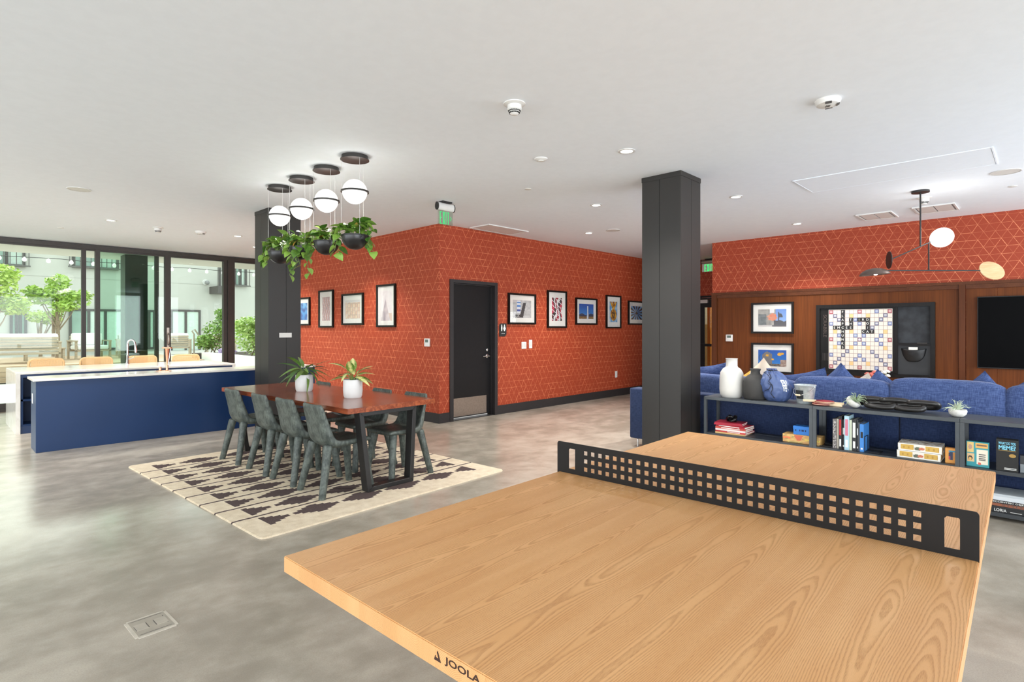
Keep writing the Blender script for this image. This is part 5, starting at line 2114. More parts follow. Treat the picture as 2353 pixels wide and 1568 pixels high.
def bag_pt(u, v):
    """u around 0..1, v from bottom 0 to gathered mouth 1"""
    a = 2 * PI * u
    prof = [(0.0, 0.0), (0.09, 0.0), (0.128, 0.035), (0.146, 0.10), (0.148, 0.16), (0.132, 0.21), (0.105, 0.25), (0.075, 0.28), (0.048, 0.295), (0.052, 0.312)]
    f = v * (len(prof) - 1)
    i = min(len(prof) - 2, int(f))
    r = prof[i][0] + (prof[i + 1][0] - prof[i][0]) * (f - i)
    z = prof[i][1] + (prof[i + 1][1] - prof[i][1]) * (f - i)
    k = max(0, v - 0.38) / 0.62
    fold = abs(math.sin(6 * a + 1.5 * math.sin(2 * a) + 6 * nz(z * 6, math.cos(a), 3)))
    r *= 1 - 0.34 * k * (1 - fold) ** 1.5 + 0.10 * nz(math.cos(a) * 1.5 + 4, math.sin(a) * 1.5, z * 9) - 0.15 * abs(nz(math.cos(a) * 3.5, math.sin(a) * 3.5 + 2, z * 16)) ** 0.7
    lean = 0.045 * max(0, z - 0.1) / 0.2
    return Vector((r * math.cos(a) * 0.82, r * math.sin(a) + lean, z))


rows = [[mb.bm.verts.new(bag_pt(u / nu, max(0.012, v / nv))) for u in range(nu)] for v in range(nv + 1)]
for a, b in zip(rows, rows[1:]):
    for i in range(nu):
        j = (i + 1) % nu
        mb.bm.faces.new((a[i], a[j], b[j], b[i]))
mb.bm.faces.new(rows[0])
mb.bm.faces.new(rows[-1])
sack = mb.build('sack', M['bagblue'], bag, 70)


def on_bag(u, v, off=0.004):
    p = bag_pt(u, v)
    c = Vector((0, 0.02, p.z))
    return p + (p - c).normalized() * off


ring = [on_bag(u / 24, 0.90, 0.003) for u in range(24)]
MB().tube(ring, 0.0035, 6, closed=True).build('drawcord', M['matteblack'], sack, True)
for uo, du in ((0.44, 0.10), (0.50, 0.02)):
    pts = [on_bag(uo + du * math.sin(q * 2.2), 0.90 - 0.075 * q * 1.0, 0.006) for q in range(10)]
    MB().tube(pts, 0.0032, 6).build('drawcord', M['matteblack'], sack, True)
# white print: a boxy emblem made of a few strokes that follow the cloth
mb = MB()


def cloth_patch(u0, u1, v0, v1, n=3):
    P = [[on_bag(u0 + (u1 - u0) * i / n, v0 + (v1 - v0) * j / n, 0.0022) for i in range(n + 1)] for j in range(n + 1)]
    mb.grid(P)


for u0, u1, v0, v1 in ((0.612, 0.66, 0.53, 0.56), (0.612, 0.622, 0.46, 0.53), (0.65, 0.66, 0.46, 0.53), (0.630, 0.642, 0.47, 0.515), (0.612, 0.66, 0.425, 0.455), (0.615, 0.627, 0.345, 0.415), (0.633, 0.658, 0.385, 0.415), (0.640, 0.652, 0.335, 0.375), (0.668, 0.678, 0.36, 0.55), (0.683, 0.69, 0.42, 0.55)):
    cloth_patch(u0, u1, v0, v1)
mb.build('printed_emblem', M['print_wht'], sack, label='white printed emblem')

# galvanised bucket
bk = thing('bucket', 'small galvanised bucket with a black label and wooden-grip handle', 'bucket', (5.70, 1.650, TOPZ))
MB().lathe([(0.001, 0), (0.068, 0), (0.070, 0.004), (0.091, 0.163), (0.095, 0.168), (0.095, 0.174), (0.088, 0.174), (0.067, 0.01), (0.001, 0.01)], 36).build('pail', M['galv'], bk, 50)
pail = bk.children[0]
mb = MB()
P = []
for j in range(4):
    z = 0.045 + 0.08 * j / 3
    r = 0.070 + 0.021 * z / 0.163 + 0.0012
    P.append([Vector((r * math.cos(R_(a)), r * math.sin(R_(a)), z)) for a in range(132, 190, 9)])
mb.grid(P)
mb.build('label_plate', M['chalk'], pail, label='black chalk label')
hp = [Vector((0.094 * math.cos(R_(a)), 0.094 * math.sin(R_(a)), 0.155)) for a in (70, 250)]
od = Vector((math.cos(R_(160)), math.sin(R_(160)), 0)) * 0.104 + Vector((0, 0, -0.075))
pts = []
for k in range(15):
    ph = PI * k / 14
    pts.append((hp[0] + hp[1]) / 2 + (hp[0] - hp[1]) / 2 * math.cos(ph) + od * math.sin(ph))
bh_ = MB().tube(pts, 0.0022, 6).build('bail_handle', M['wire'], bk, True)
MB().tube([pts[6], pts[7], pts[8]], 0.0085, 10).build('grip', M['woodlight'], bh_, True)
for h in hp:
    MB().ball(h + Vector((0, 0, 0.004)), 0.009, nu=10, nv=6).build('lug', M['galv'], pail, True)


# paddles
def paddle(label, x, y, z, rz, tilt=0.0):
    t = thing('table_tennis_paddle', label, 'paddle', (x, y, z), 0, 'table tennis paddles on the shelf', rot=(tilt, 0, rz))
    n = 28
    out = [(0.078 * math.cos(2 * PI * k / n), 0.074 * math.sin(2 * PI * k / n)) for k in range(n)]
    bl = MB().prism(out, 0.003, 0.0075).build('blade', M['woodlight'], t)
    MB().prism([(a * 1.0, b * 1.0) for a, b in out], 0.0075, 0.0105).build('rubber', M['rubber_red'], bl, label='red rubber face')
    MB().prism([(a * 1.0, b * 1.0) for a, b in out], 0.0, 0.003).build('rubber', M['rubber_red'], bl)
    mb = MB()
    mb.box(0.066, 0.175, -0.013, 0.013, -0.006, 0.016, bev=0.006, seg=2)
    mb.build('handle', M['woodlight'], t, True, label='pale wooden handle')
    return t


paddle('red table tennis paddle at the bottom of the pile, handle toward the air plant', 5.66, 1.50, TOPZ + 0.0062, R_(-97))
paddle('red table tennis paddle in the middle of the pile, handle toward the air plant', 5.675, 1.495, TOPZ + 0.0185, R_(-88))
paddle('red table tennis paddle on top of the pile, handle toward the bucket', 5.66, 1.475, TOPZ + 0.031, R_(104))


# air plants in stone bowls
def air_plant(label, x, y, tip, n, seed, lean):
    t = thing('air_plant', label, 'plant', (x, y, TOPZ), 0, 'air plants in white stone bowls')
    mb = MB()
    mm = Matrix.Rotation(tip, 4, 'X')
    mb.lathe([(0.001, 0.0), (0.035, 0.0), (0.055, 0.02), (0.061, 0.045), (0.056, 0.058), (0.05, 0.056), (0.047, 0.045), (0.001, 0.035)], 28, M=Matrix.Translation((0, 0, 0.002 + 0.02 * abs(math.sin(tip)) * 1.6)) @ mm)
    o = mb.build('bowl', pm('white_stone_bowl_%d' % seed, (222, 219, 212), 0.85, var=0.06, vs=30, bump=0.5, bs=60), t, 50)
    rng = random.Random(seed)
    mb = MB()
    c = Vector((0, lean, 0.055))
    for i in range(n):
        a = 2.4 * i
        el = rng.uniform(-0.1, 1.2)
        L = rng.uniform(0.065, 0.11)
        d_ = Vector((math.cos(a) * math.cos(el), math.sin(a) * math.cos(el), math.sin(el)))
        side = Vector((0, 0, 1)).cross(d_).normalized()
        pts = [c, c + d_ * L * 0.5 + Vector((0, 0, 0.012)), c + d_ * L * 0.85 + side * 0.012 * rng.uniform(-1, 1), c + d_ * L + Vector((0, 0, -0.03 * rng.random())) + side * 0.03 * rng.uniform(-1, 1)]
        mb.tube(pts, [0.005, 0.004, 0.0022, 0.0008], 5, flat=0.5)
    o = mb.build('leaves', M['airplant'], t, True)
    o['kind'] = 'stuff'
    return t


air_plant('air plant spilling from a tipped white stone bowl beside the paddles', 5.66, 1.268, R_(38), 44, 4, -0.04)
air_plant('air plant in an upright white stone bowl, past the black chain', 5.665, 0.520, 0.0, 26, 5, 0.0)

# black wooden chain
cn = thing('wooden_chain', 'chunky black carved wooden chain lying on the shelf top', 'chain', (5.70, 0.92, TOPZ))


def link(x, y, z, rz, rx, L=0.125, Wd=0.07, r=0.0225):
    pts = []
    n = 28
    for k in range(n):
        a = 2 * PI * k / n
        ca, sa = math.cos(a), math.sin(a)
        e = 0.75
        pts.append(((L - r) * math.copysign(abs(ca) ** e, ca), (Wd - r) * math.copysign(abs(sa) ** e, sa), 0))
    mm = Matrix.Translation((x, y, z)) @ Matrix.Rotation(rz, 4, 'Z') @ Matrix.Rotation(rx, 4, 'X')
    MB().tube([mm @ Vector(p) for p in pts], r, 12, closed=True).build('link', M['chainwood'], cn, True)


link(0.05, 0.205, 0.062, R_(97), R_(34))
link(-0.03, 0.125, 0.044, R_(83), R_(-16))
link(0.045, 0.03, 0.064, R_(98), R_(34))
link(-0.03, -0.08, 0.044, R_(82), R_(-16))
link(0.045, -0.165, 0.062, R_(96), R_(30))


# ------------------------------------------------------------------ books and games on the shelves
def book(name, label, cat, loc, rz, w, d, h, cover, group=None, standing=False, title=None):
    """lying: w along local x (spine on -y side), d depth, h thickness.  standing: w = thickness along x, h = height"""
    t = thing(name, label, cat, loc, rz, group)
    c = 0.0022 if min(w, h) > 0.008 else 0.001
    mb = MB()
    if standing:
        mb.box(-w / 2, -w / 2 + c, 0, d, 0, h)
        mb.box(w / 2 - c, w / 2, 0, d, 0, h)
        mb.box(-w / 2 + c, w / 2 - c, 0, c, 0, h)
        mb.build('cover', cover, t)
        MB().box(-w / 2 + c, w / 2 - c, c, d - 0.004, 0.003, h - 0.004).build('pages', M['paper'], t)
    else:
        mb.box(-w / 2, w / 2, 0, d, 0, c)
        mb.box(-w / 2, w / 2, 0, d, h - c, h)
        mb.box(-w / 2, w / 2, 0, c, c, h - c)
        mb.build('cover', cover, t)
        MB().box(-w / 2 + 0.002, w / 2 - 0.003, c, d - 0.003, c, h - c).build('pages', M['paper'], t)
    return t


# red magazine pile (local x runs towards -y of the room, spine faces the camera)
zz = MIDZ
mags = [('bottom of the red pile, with a yellowed cover', (214, 176, 116), 0.013, 0.30, 0.22, 3), ('second from the bottom of the red pile, red and white', (196, 60, 60), 0.016, 0.31, 0.22, -2),
        ('third from the bottom of the red pile, mostly white spine', (226, 214, 210), 0.018, 0.30, 0.22, 1), ('fourth from the bottom of the red pile, coral spine', (206, 82, 68), 0.019, 0.31, 0.22, -1),
        ('third from the top of the red pile, dark red', (164, 28, 44), 0.018, 0.30, 0.21, -4), ('second from the top of the red pile, white pages fanned out', (176, 34, 56), 0.013, 0.28, 0.21, 10),
        ('crimson one on top of the red pile under the black knot', (158, 24, 48), 0.012, 0.27, 0.20, 6)]
for i, (l, c, h, w, d, a) in enumerate(mags):
    zz += 0.0004
    b_ = book('magazine', 'magazine ' + l, 'magazine', (5.585 + 0.006 * (i % 2), 2.315 + (0.02 if i > 4 else 0), zz), R_(-90 + a), w, d, h, solid(c), 'red magazines on the shelf')
    if i in (1, 3, 4):
        MB().box(-w * 0.1 * i, w * 0.12 + 0.06, -0.0005, -0.0001, h * 0.28, h * 0.66).build('spine_title', M['print_wht'], b_)
    zz += h
mb = MB()
kn = []
for k in range(64):
    a = 2 * PI * k / 64
    r = 0.036 + 0.014 * math.cos(3 * a)
    kn.append((r * math.cos(2 * a), r * math.sin(2 * a), 0.038 + 0.024 * math.sin(3 * a)))
mb.tube(kn, 0.0115, 10, closed=True)
t = mb.build('knot_sculpture', pm('glossy_black', (22, 21, 21), 0.15, var=0.02), None, True, loc=(5.68, 2.335, zz - 0.002))
tag(t, 'glossy black knot ornament on top of the red magazines', 'ornament')


def game_box(name, label, loc, rz, w, d, h, mats, group=None, lid=0.62):
    """box game with a lid: w along local x, front faces -y"""
    t = thing(name, label, 'box', loc, rz, group)
    MB().box(-w / 2 + 0.0015, w / 2 - 0.0015, 0.0015, d - 0.0015, 0, h * (1 - lid) + 0.001).build('tray', mats[0], t)
    MB().box(-w / 2, w / 2, 0, d, h * (1 - lid) + 0.001, h).build('lid', mats[1], t)
    return t


def im_jenga(u, v):
    c = ipol((222, 186, 106), (206, 150, 88), 0.5 + nz(u * 9, v * 5))
    if abs(u - 0.43) < 0.13 - 0.12 * (1 - v) and v > 0.3:
        c = (206, 96, 62)
    if u < 0.2 and 0.35 < v < 0.7:
        c = (226, 120, 70)
    if u > 0.6 and abs(v - 0.5) < 0.1:
        c = (236, 206, 90)
    return ipol(c, (120, 132, 70), 0.5 if nz(u * 6 + 4, v * 6) > 0.35 else 0)


tan = solid((206, 164, 98))
t = game_box('game_box', 'tan printed block-game box lying under the small blue box', (5.60, 1.655, MIDZ + 0.0004), R_(-90), 0.325, 0.14, 0.075, (tan, tan), lid=0.5)
colour_print('printed_side', 0.318, 0.070, 48, 10, im_jenga, t, (0, -0.0006, 0.0375), M['print'])
colour_print('printed_side', 0.136, 0.070, 20, 10, lambda u, v: ipol((224, 180, 92), (178, 70, 50), 0.8 if nz(u * 5, v * 4, 9) > 0.1 else 0.1), t, (-0.1631, 0.07, 0.0375), M['print'], rot=(R_(90), 0, R_(-90)))
blue_c = solid((42, 120, 206))
t = game_box('card_box', 'small bright blue box on top of the tan game box', (5.62, 1.648, MIDZ + 0.0762), R_(-90), 0.165, 0.11, 0.078, (blue_c, blue_c), lid=0.4)
mb = MB()
for x in (-0.06, -0.025, 0, 0.025, 0.06):
    mb.box(x - 0.007 * (1.4 if x == 0 else 0.6), x + 0.007 * (1.4 if x == 0 else 0.6), -0.0006, -0.0001, 0.032, 0.048)
mb.build('printed_marks', solid((18, 40, 86)), t)

ups = 'books standing upright between the bookends'
yb = 1.388
specs = [('charcoal book with a mottled grey spine, first on the left of the upright row', (112, 104, 104), 0.030, 0.262, None), ('thin cream-spined book, second in the upright row', (206, 198, 182), 0.016, 0.264, None),
         ('black book with a tall red title panel on its spine', (28, 26, 27), 0.026, 0.290, (178, 40, 42)), ('black book with a small white title, beside the red-titled one', (34, 33, 34), 0.020, 0.262, (226, 226, 222)),
         ('pale blue book, tallest of the upright row', (176, 208, 220), 0.036, 0.300, (206, 120, 140)), ('pale green-cream book right of the pale blue one', (202, 206, 184), 0.020, 0.266, None),
         ('black book with a bold white spine pattern', (40, 40, 42), 0.034, 0.272, (228, 226, 220)), ('slim black and white book near the right end of the row', (46, 50, 56), 0.013, 0.274, (226, 228, 230)),
         ('slim dark grey book leaning at the right end of the row', (70, 72, 78), 0.013, 0.250, None), ('bright blue book with a black stripe, last of the upright row', (64, 132, 206), 0.030, 0.238, (24, 26, 30))]
for i, (l, c, w, h, lab) in enumerate(specs):
    dep = 0.17 if i % 3 else 0.2
    x0 = 5.575 + (0.004, 0.014, 0.006, 0.018, 0.0, 0.010, 0.012, 0.02, 0.016, 0.012)[i]
    t = book('book', l, 'book', (x0, yb - w / 2, MIDZ + 0.0005), R_(-90), w - 0.0008, dep, h, solid(c), ups, True)
    if lab:
        tall = i in (2, 4, 6)
        MB().box(-w * 0.3, w * 0.3, -0.0006, -0.0001, h * (0.42 if tall else 0.5), h * (0.9 if tall else 0.72)).build('spine_title', solid(lab), t)
        MB().box(-w * 0.25, w * 0.25, -0.0006, -0.0001, h * 0.08, h * (0.3 if tall else 0.14)).build('spine_mark', M['print_wht'], t)
    elif i == 0:
        colour_print('spine_print', w * 0.8, h * 0.96, 5, 40, lambda u, v: ipol((60, 54, 54), (190, 184, 180), max(0, min(1, 0.5 + 1.5 * nz(u * 3, v * 22)))), t, (0, -0.0006, h / 2), M['print'])
    yb -= w
for y, s, l in ((1.3895, 1, 'black wire bookend left of the upright books'), (yb - 0.001, -1, 'black wire bookend right of the upright books')):
    t = thing('bookend', l, 'bookend', (5.60, y, MIDZ + 0.0005), 0, 'black wire bookends')
    ys_ = 0.11 * s
    MB().tube([(0.0, ys_, 0.004), (0, 0.004 * s, 0.004), (0, 0.004 * s, 0.13), (0.12, 0.004 * s, 0.13), (0.12, 0.004 * s, 0.004), (0.12, ys_, 0.004)], 0.0035, 6).build('wire_frame', M['bowl'], t)
    MB().tube([(0.0, ys_, 0.004), (0.12, ys_, 0.004)], 0.0035, 6).build('base_wire', M['bowl'], t)


def im_gold_side(u, v):
    c = (238, 234, 224)
    if 0.14 < v < 0.88 and 0.06 < u < 0.94:
        c = (206, 164, 66)
        if abs(u - 0.5) < 0.13:
            c = (232, 226, 214)
            if math.hypot((u - 0.46) * 3, v - 0.4) < 0.25:
                c = (92, 96, 76)
            if math.hypot((u - 0.55) * 3, v - 0.45) < 0.2:
                c = (204, 112, 78)
        elif (int(u * 26) % 3 == 0) and 0.35 < v < 0.65:
            c = (182, 138, 48)
    return c


wb = solid((232, 228, 218))
for i, (z, l, dy) in enumerate(((MIDZ + 0.0005, 'lower of two white-and-gold illustrated game boxes', 0.0), (MIDZ + 0.0605, 'upper of two white-and-gold illustrated game boxes', -0.008))):
    t = game_box('game_box', l, (5.585, 0.765 + dy, z), R_(-90 + (2 if i else 0)), 0.292, 0.22, 0.058, (wb, wb), 'white-and-gold game boxes')
    colour_print('printed_side', 0.288, 0.054, 52, 12, im_gold_side, t, (0, -0.0007, 0.029), M['print'])
    colour_print('printed_side', 0.216, 0.054, 36, 12, im_gold_side, t, (0.1467, 0.11, 0.029), M['print'], rot=(R_(90), 0, R_(90)))
    colour_print('printed_side', 0.216, 0.054, 36, 12, im_gold_side, t, (-0.1467, 0.11, 0.029), M['print'], rot=(R_(90), 0, R_(-90)))
    colour_print('printed_top', 0.286, 0.212, 30, 22, lambda u, v: ipol((236, 230, 218), (150, 120, 92), 0.8 if nz(u * 9, v * 8, i * 3.3) > 0.15 else 0.05), t, (0, 0.11, 0.0586), M['print'], rot=(0, 0, 0))


def im_orange(u, v):
    c = (238, 164, 72)
    r = math.hypot(u - 0.62, v - 0.5)
    if r < 0.32:
        c = (44, 56, 92) if u < 0.75 else (226, 150, 70)
    if math.hypot(u - 0.42, v - 0.36) < 0.12:
        c = (206, 66, 84)
    if 0.75 < v < 0.85 and u > 0.3:
        c = (60, 150, 190)
    return c


t = thing('card_box', 'small orange card box standing against the shelf post', 'box', (5.60, 0.5475, MIDZ + 0.0005), R_(-90))
MB().box(-0.045, 0.02, 0, 0.05, 0, 0.118).build('carton', solid((226, 150, 70)), t)
colour_print('printed_face', 0.063, 0.114, 12, 20, im_orange, t, (-0.0125, -0.0007, 0.06), M['print'])


def im_teal(u, v):
    c = (38, 150, 158)
    for a, b, p, q, k in ((0.02, 0.32, 0.56, 0.98, (232, 196, 120)), (0.40, 0.96, 0.76, 0.96, (232, 176, 88)), (0.44, 0.96, 0.10, 0.70, (238, 228, 206)), (0.02, 0.34, 0.18, 0.52, (226, 188, 136))):
        if a < u < b and p < v < q:
            c = k
    if math.hypot(u - 0.17, (v - 0.33)) < 0.10:
        c = (44, 38, 40)
    if math.hypot(u - 0.17, (v - 0.30)) < 0.06:
        c = (232, 182, 96)
    if math.hypot((u - 0.17) * 1.2, v - 0.78) < 0.10:
        c = (190, 150, 130)
    if 0.55 < u < 0.85 and (abs(v - 0.50) < 0.02 or abs(v - 0.42) < 0.02 or abs(v - 0.33) < 0.02 or abs(v - 0.27) < 0.02):
        c = (96, 92, 88)
    if math.hypot((u - 0.58), (v - 0.13) * 1.2) < 0.07:
        c = (222, 96, 74)
    if 0.46 < u < 0.9 and 0.83 < v < 0.9:
        c = (120, 84, 60)
    return c


t = thing('game_box', 'teal illustrated card game box standing upright', 'box', (5.60, 0.393, MIDZ + 0.0005), R_(-90))
MB().box(-0.068, 0.068, 0, 0.045, 0, 0.192).build('carton', solid((32, 132, 140)), t)
colour_print('printed_face', 0.134, 0.19, 40, 50, im_teal, t, (0, -0.0007, 0.096), M['print'])
t = thing('game_box', 'black party game box with a pale blue question on its front', 'box', (5.575, 0.222, MIDZ + 0.0005), R_(-90))
MB().box(-0.062, 0.062, 0, 0.085, 0, 0.234).build('carton', M['matteblack'], t)
sky = solid((132, 206, 232))
text('lettering', 'WHAT DO YOU', 0.020, sky, t, (0.0, -0.001, 0.207), width=0.098)
text('lettering', 'MEME?', 0.033, sky, t, (0.0, -0.001, 0.175), width=0.096)
MB().box(-0.05, 0.05, -0.0006, -0.0001, 0.151, 0.154).build('tagline', solid((176, 140, 70)), t)
mb = MB()
mb.lathe([(0.001, 0), (0.018, 0), (0.018, 0.0006), (0.001, 0.0006)], 24, M=Matrix.Translation((0.030, -0.0001, 0.118)) @ Matrix.Rotation(R_(90), 4, 'X') @ Matrix.Diagonal((1.1, 0.75, 1, 1)))
mb.build('gold_seal', solid((172, 134, 66)), t)
mb = MB()
mb.box(-0.015, 0.052, -0.0006, -0.0001, 0.021, 0.025)
mb.box(-0.017, 0.052, -0.0006, -0.0001, 0.012, 0.016)
mb.build('small_print', M['print_wht'], t)
t = thing('game_box', 'small grey card box at the far right of the shelf', 'box', (5.60, 0.100, MIDZ + 0.0005), R_(-90))
MB().box(-0.05, 0.05, 0, 0.06, 0, 0.062).build('tray', solid((128, 134, 138)), t)
MB().box(-0.05, 0.05, 0, 0.06, 0.0622, 0.125).build('lid', solid((58, 58, 60)), t)
MB().box(-0.012, 0.03, -0.0006, -0.0001, 0.075, 0.092).build('printed_mark', solid((90, 180, 90)), t)
# big books lying on the bottom shelf
low = [('black lettered art book at the bottom of the low pile', (26, 26, 27), 0.030, 'LORIA', 0.022), ('black art book, second up in the low pile', (30, 29, 30), 0.012, None, 0), ('rust-brown art book in the low pile', (150, 88, 62), 0.022, 'STYLE', 0.013),
       ('black art book with white capitals in the low pile', (24, 24, 26), 0.022, 'ECCENTRIC OBJECTS', 0.015), ('white art book near the top of the low pile', (206, 210, 214), 0.030, None, 0), ('pale grey art book on top of the low pile', (186, 192, 196), 0.016, None, 0)]
zz = LOWZ
for i, (l, c, h, tx, th) in enumerate(low):
    zz += 0.0004
    t = book('art_book', l, 'book', (5.575 + 0.004 * (i % 3), 0.16 + 0.006 * (i % 2), zz), R_(-90 + (1.5 if i % 2 else 0)), 0.36 - 0.012 * i, 0.26, h, solid(c), 'art books lying on the bottom shelf')
    if tx:
        text('spine_title', tx, th, M['print_wht'] if i != 2 else M['print_grey'], t, (-0.03 if i else -0.10, -0.001, h / 2), width={'LORIA': 0.07, 'STYLE': 0.12, 'ECCENTRIC OBJECTS': 0.21}[tx])
    if i == 0:
        MB().box(-0.045, 0.02, -0.0006, -0.0001, 0.008, 0.011).build('spine_line', M['print_wht'], t)
    zz += h


# ------------------------------------------------------------------ sofa
def pad(L, Wd, Hh, p=5.0, puff=0.12, n=14, seed=0, wob=0.006):
    """upholstered cushion: rounded box, swollen in the middle, lightly creased"""
    mb = MB()
    bmesh.ops.create_cube(mb.bm, size=2)
    bmesh.ops.subdivide_edges(mb.bm, edges=mb.bm.edges[:], cuts=n, use_grid_fill=True)
    for v in mb.bm.verts:
        c = v.co
        k = (abs(c.x) ** p + abs(c.y) ** p + abs(c.z) ** p) ** (1 / p)
        q = c / k
        u2 = (1 - q.x ** 2) * (1 - q.y ** 2), (1 - q.y ** 2) * (1 - q.z ** 2), (1 - q.x ** 2) * (1 - q.z ** 2)
        r = Vector((q.x * L / 2, q.y * Wd / 2, q.z * Hh / 2))
        r.z += q.z * puff * Hh * u2[0]
        r.y += q.y * puff * 0.4 * Wd * u2[2]
        w_ = nz(r.x * 9 + seed, r.y * 9, r.z * 9) * wob
        v.co = r + q.normalized() * w_
    return mb


def pillow(s, th, n=14, seed=0):
    """throw pillow with pinched corners, in the xz plane"""
    mb = MB()
    for sgn in (-1, 1):
        P = []
        for i in range(n + 1):
            row = []
            for j in range(n + 1):
                u, v = -1 + 2 * i / n, -1 + 2 * j / n
                pin = 1 - 0.10 * (1 - abs(u) ** 2) * abs(v) ** 4
                pin2 = 1 - 0.10 * (1 - abs(v) ** 2) * abs(u) ** 4
                d_ = th / 2 * (max(0, 1 - u * u) ** 0.55) * (max(0, 1 - v * v) ** 0.55)
                d_ *= 1 + 0.25 * nz(u * 2.5 + seed, v * 2.5, sgn)
                row.append(Vector((u * s / 2 * pin2, sgn * d_, v * s / 2 * pin)))
            P.append(row)
        mb.grid(P)
    bmesh.ops.remove_doubles(mb.bm, verts=mb.bm.verts, dist=1e-4)
    return mb


sf = thing('sofa', 'long navy linen sofa with its back to the shelves', 'sofa', (5.93, 0, 0))
for a, b in ((-2.2, 0.948), (0.952, 2.608), (2.612, 3.70)):
    MB().box(0.0, 0.20, a, b, 0.105, 0.715, bev=0.02, seg=3).build('backrest', M['blue_shaded'], sf, True)
MB().box(0.201, 0.95, -2.2, 3.50, 0.105, 0.30, bev=0.02, seg=2).build('base', M['blue_shaded'], sf, True)
MB().box(0.201, 0.95, 3.505, 3.70, 0.105, 0.62, bev=0.03, seg=3).build('armrest', M['blue'], sf, True)
for i, (a, b) in enumerate(((2.27, 3.49), (1.045, 2.265), (-0.18, 1.04), (-2.1, -0.185))):
    pad(0.74, b - a, 0.19, 6, 0.1, 10, i).build('seat_cushion', M['blue'], sf, True, loc=(0.585, (a + b) / 2, 0.395))
for i, (a, b, zc, hh) in enumerate(((2.62, 3.48, 0.735, 0.34), (1.90, 2.61, 0.70, 0.40), (1.068, 1.895, 0.735, 0.42), (0.256, 1.062, 0.765, 0.42), (-0.70, 0.250, 0.765, 0.42))):
    pad(0.24, b - a + 0.012, hh, 7, 0.035, 14, i + 10, 0.009).build('back_cushion', M['blue'], sf, True, loc=(0.335, (a + b) / 2, zc), rot=(0, R_(7), 0))
for x in (0.06, 0.88):
    for y in (-2.1, 0.8, 3.62):
        MB().tube([(x, y, 0.0), (x, y, 0.012), (x, y, 0.09), (x + 0.03, y, 0.105)], 0.009, 6).build('foot', M['chrome'], sf)

# throw pillows: (label, size, x, y, z, yaw, lean, roll, mat)
for i, (l, s, x, y, z, yaw, lean, roll, m_) in enumerate((
        ('navy throw pillow with its corner up, left of the cream pillow', 0.46, 6.47, 1.52, 0.79, 80, -18, 40, 'blue'),
        ('navy throw pillow with a pointed corner, right of the flowers', 0.44, 6.47, 1.175, 0.755, 100, -18, 52, 'blue'),
        ('navy throw pillow corner rising past the shelf chain', 0.46, 6.50, 0.42, 0.76, 84, -16, 40, 'blue'),
        ('navy throw pillow at the right edge of the view', 0.46, 6.48, 0.12, 0.76, 96, -16, 36, 'blue'),
        ('navy throw pillow lying behind the bucket', 0.48, 6.47, 1.83, 0.775, 92, -24, 14, 'blue'),
        ('crumpled navy throw pillow at the column end of the sofa', 0.50, 6.55, 2.86, 0.80, 95, -26, 12, 'blue'),
        ('cream throw pillow peeping between two navy ones', 0.42, 6.60, 1.38, 0.72, 90, -14, 30, 'cream'))):
    o = pillow(s, 0.17, 14, i * 3.1).build('throw_pillow', M[m_], None, True)
    o.matrix_world = Matrix.Translation((x, y, z)) @ Matrix.Rotation(R_(yaw), 4, 'Z') @ Matrix.Rotation(R_(lean), 4, 'X') @ Matrix.Rotation(R_(roll), 4, 'Y')
    tag(o, l, 'pillow', 'throw pillows on the sofa')
# patterned pillow behind the vases: cream with a blue, a yellow and a coral patch
g = G('patchwork_cloth')
x_, y_, z_ = g.sep(g.objco())
cc = lin((230, 212, 190))
k1_ = g.m('GREATER_THAN', g.m('ADD', x_, z_), 0.20)
k2_ = g.m('LESS_THAN', g.m('ABSOLUTE', g.m('SUBTRACT', g.m('SUBTRACT', x_, z_), 0.14)), 0.06)
k3_ = g.m('LESS_THAN', g.m('ADD', x_, z_), -0.12)
col_ = g.mix(k1_, cc, lin((226, 168, 72)))
col_ = g.mix(k2_, col_, lin((90, 88, 116)))
col_ = g.mix(k3_, col_, lin((222, 112, 84)))
g.col(col_)
g.set(Roughness=0.9)
o = pillow(0.48, 0.17, 14, 2.2).build('throw_pillow', g.mat, None, True)
o.matrix_world = Matrix.Translation((6.47, 2.30, 0.80)) @ Matrix.Rotation(R_(88), 4, 'Z') @ Matrix.Rotation(R_(-18), 4, 'X') @ Matrix.Rotation(R_(38), 4, 'Y')
tag(o, 'patchwork pillow in cream, yellow, blue and coral behind the vases', 'pillow', 'throw pillows on the sofa')

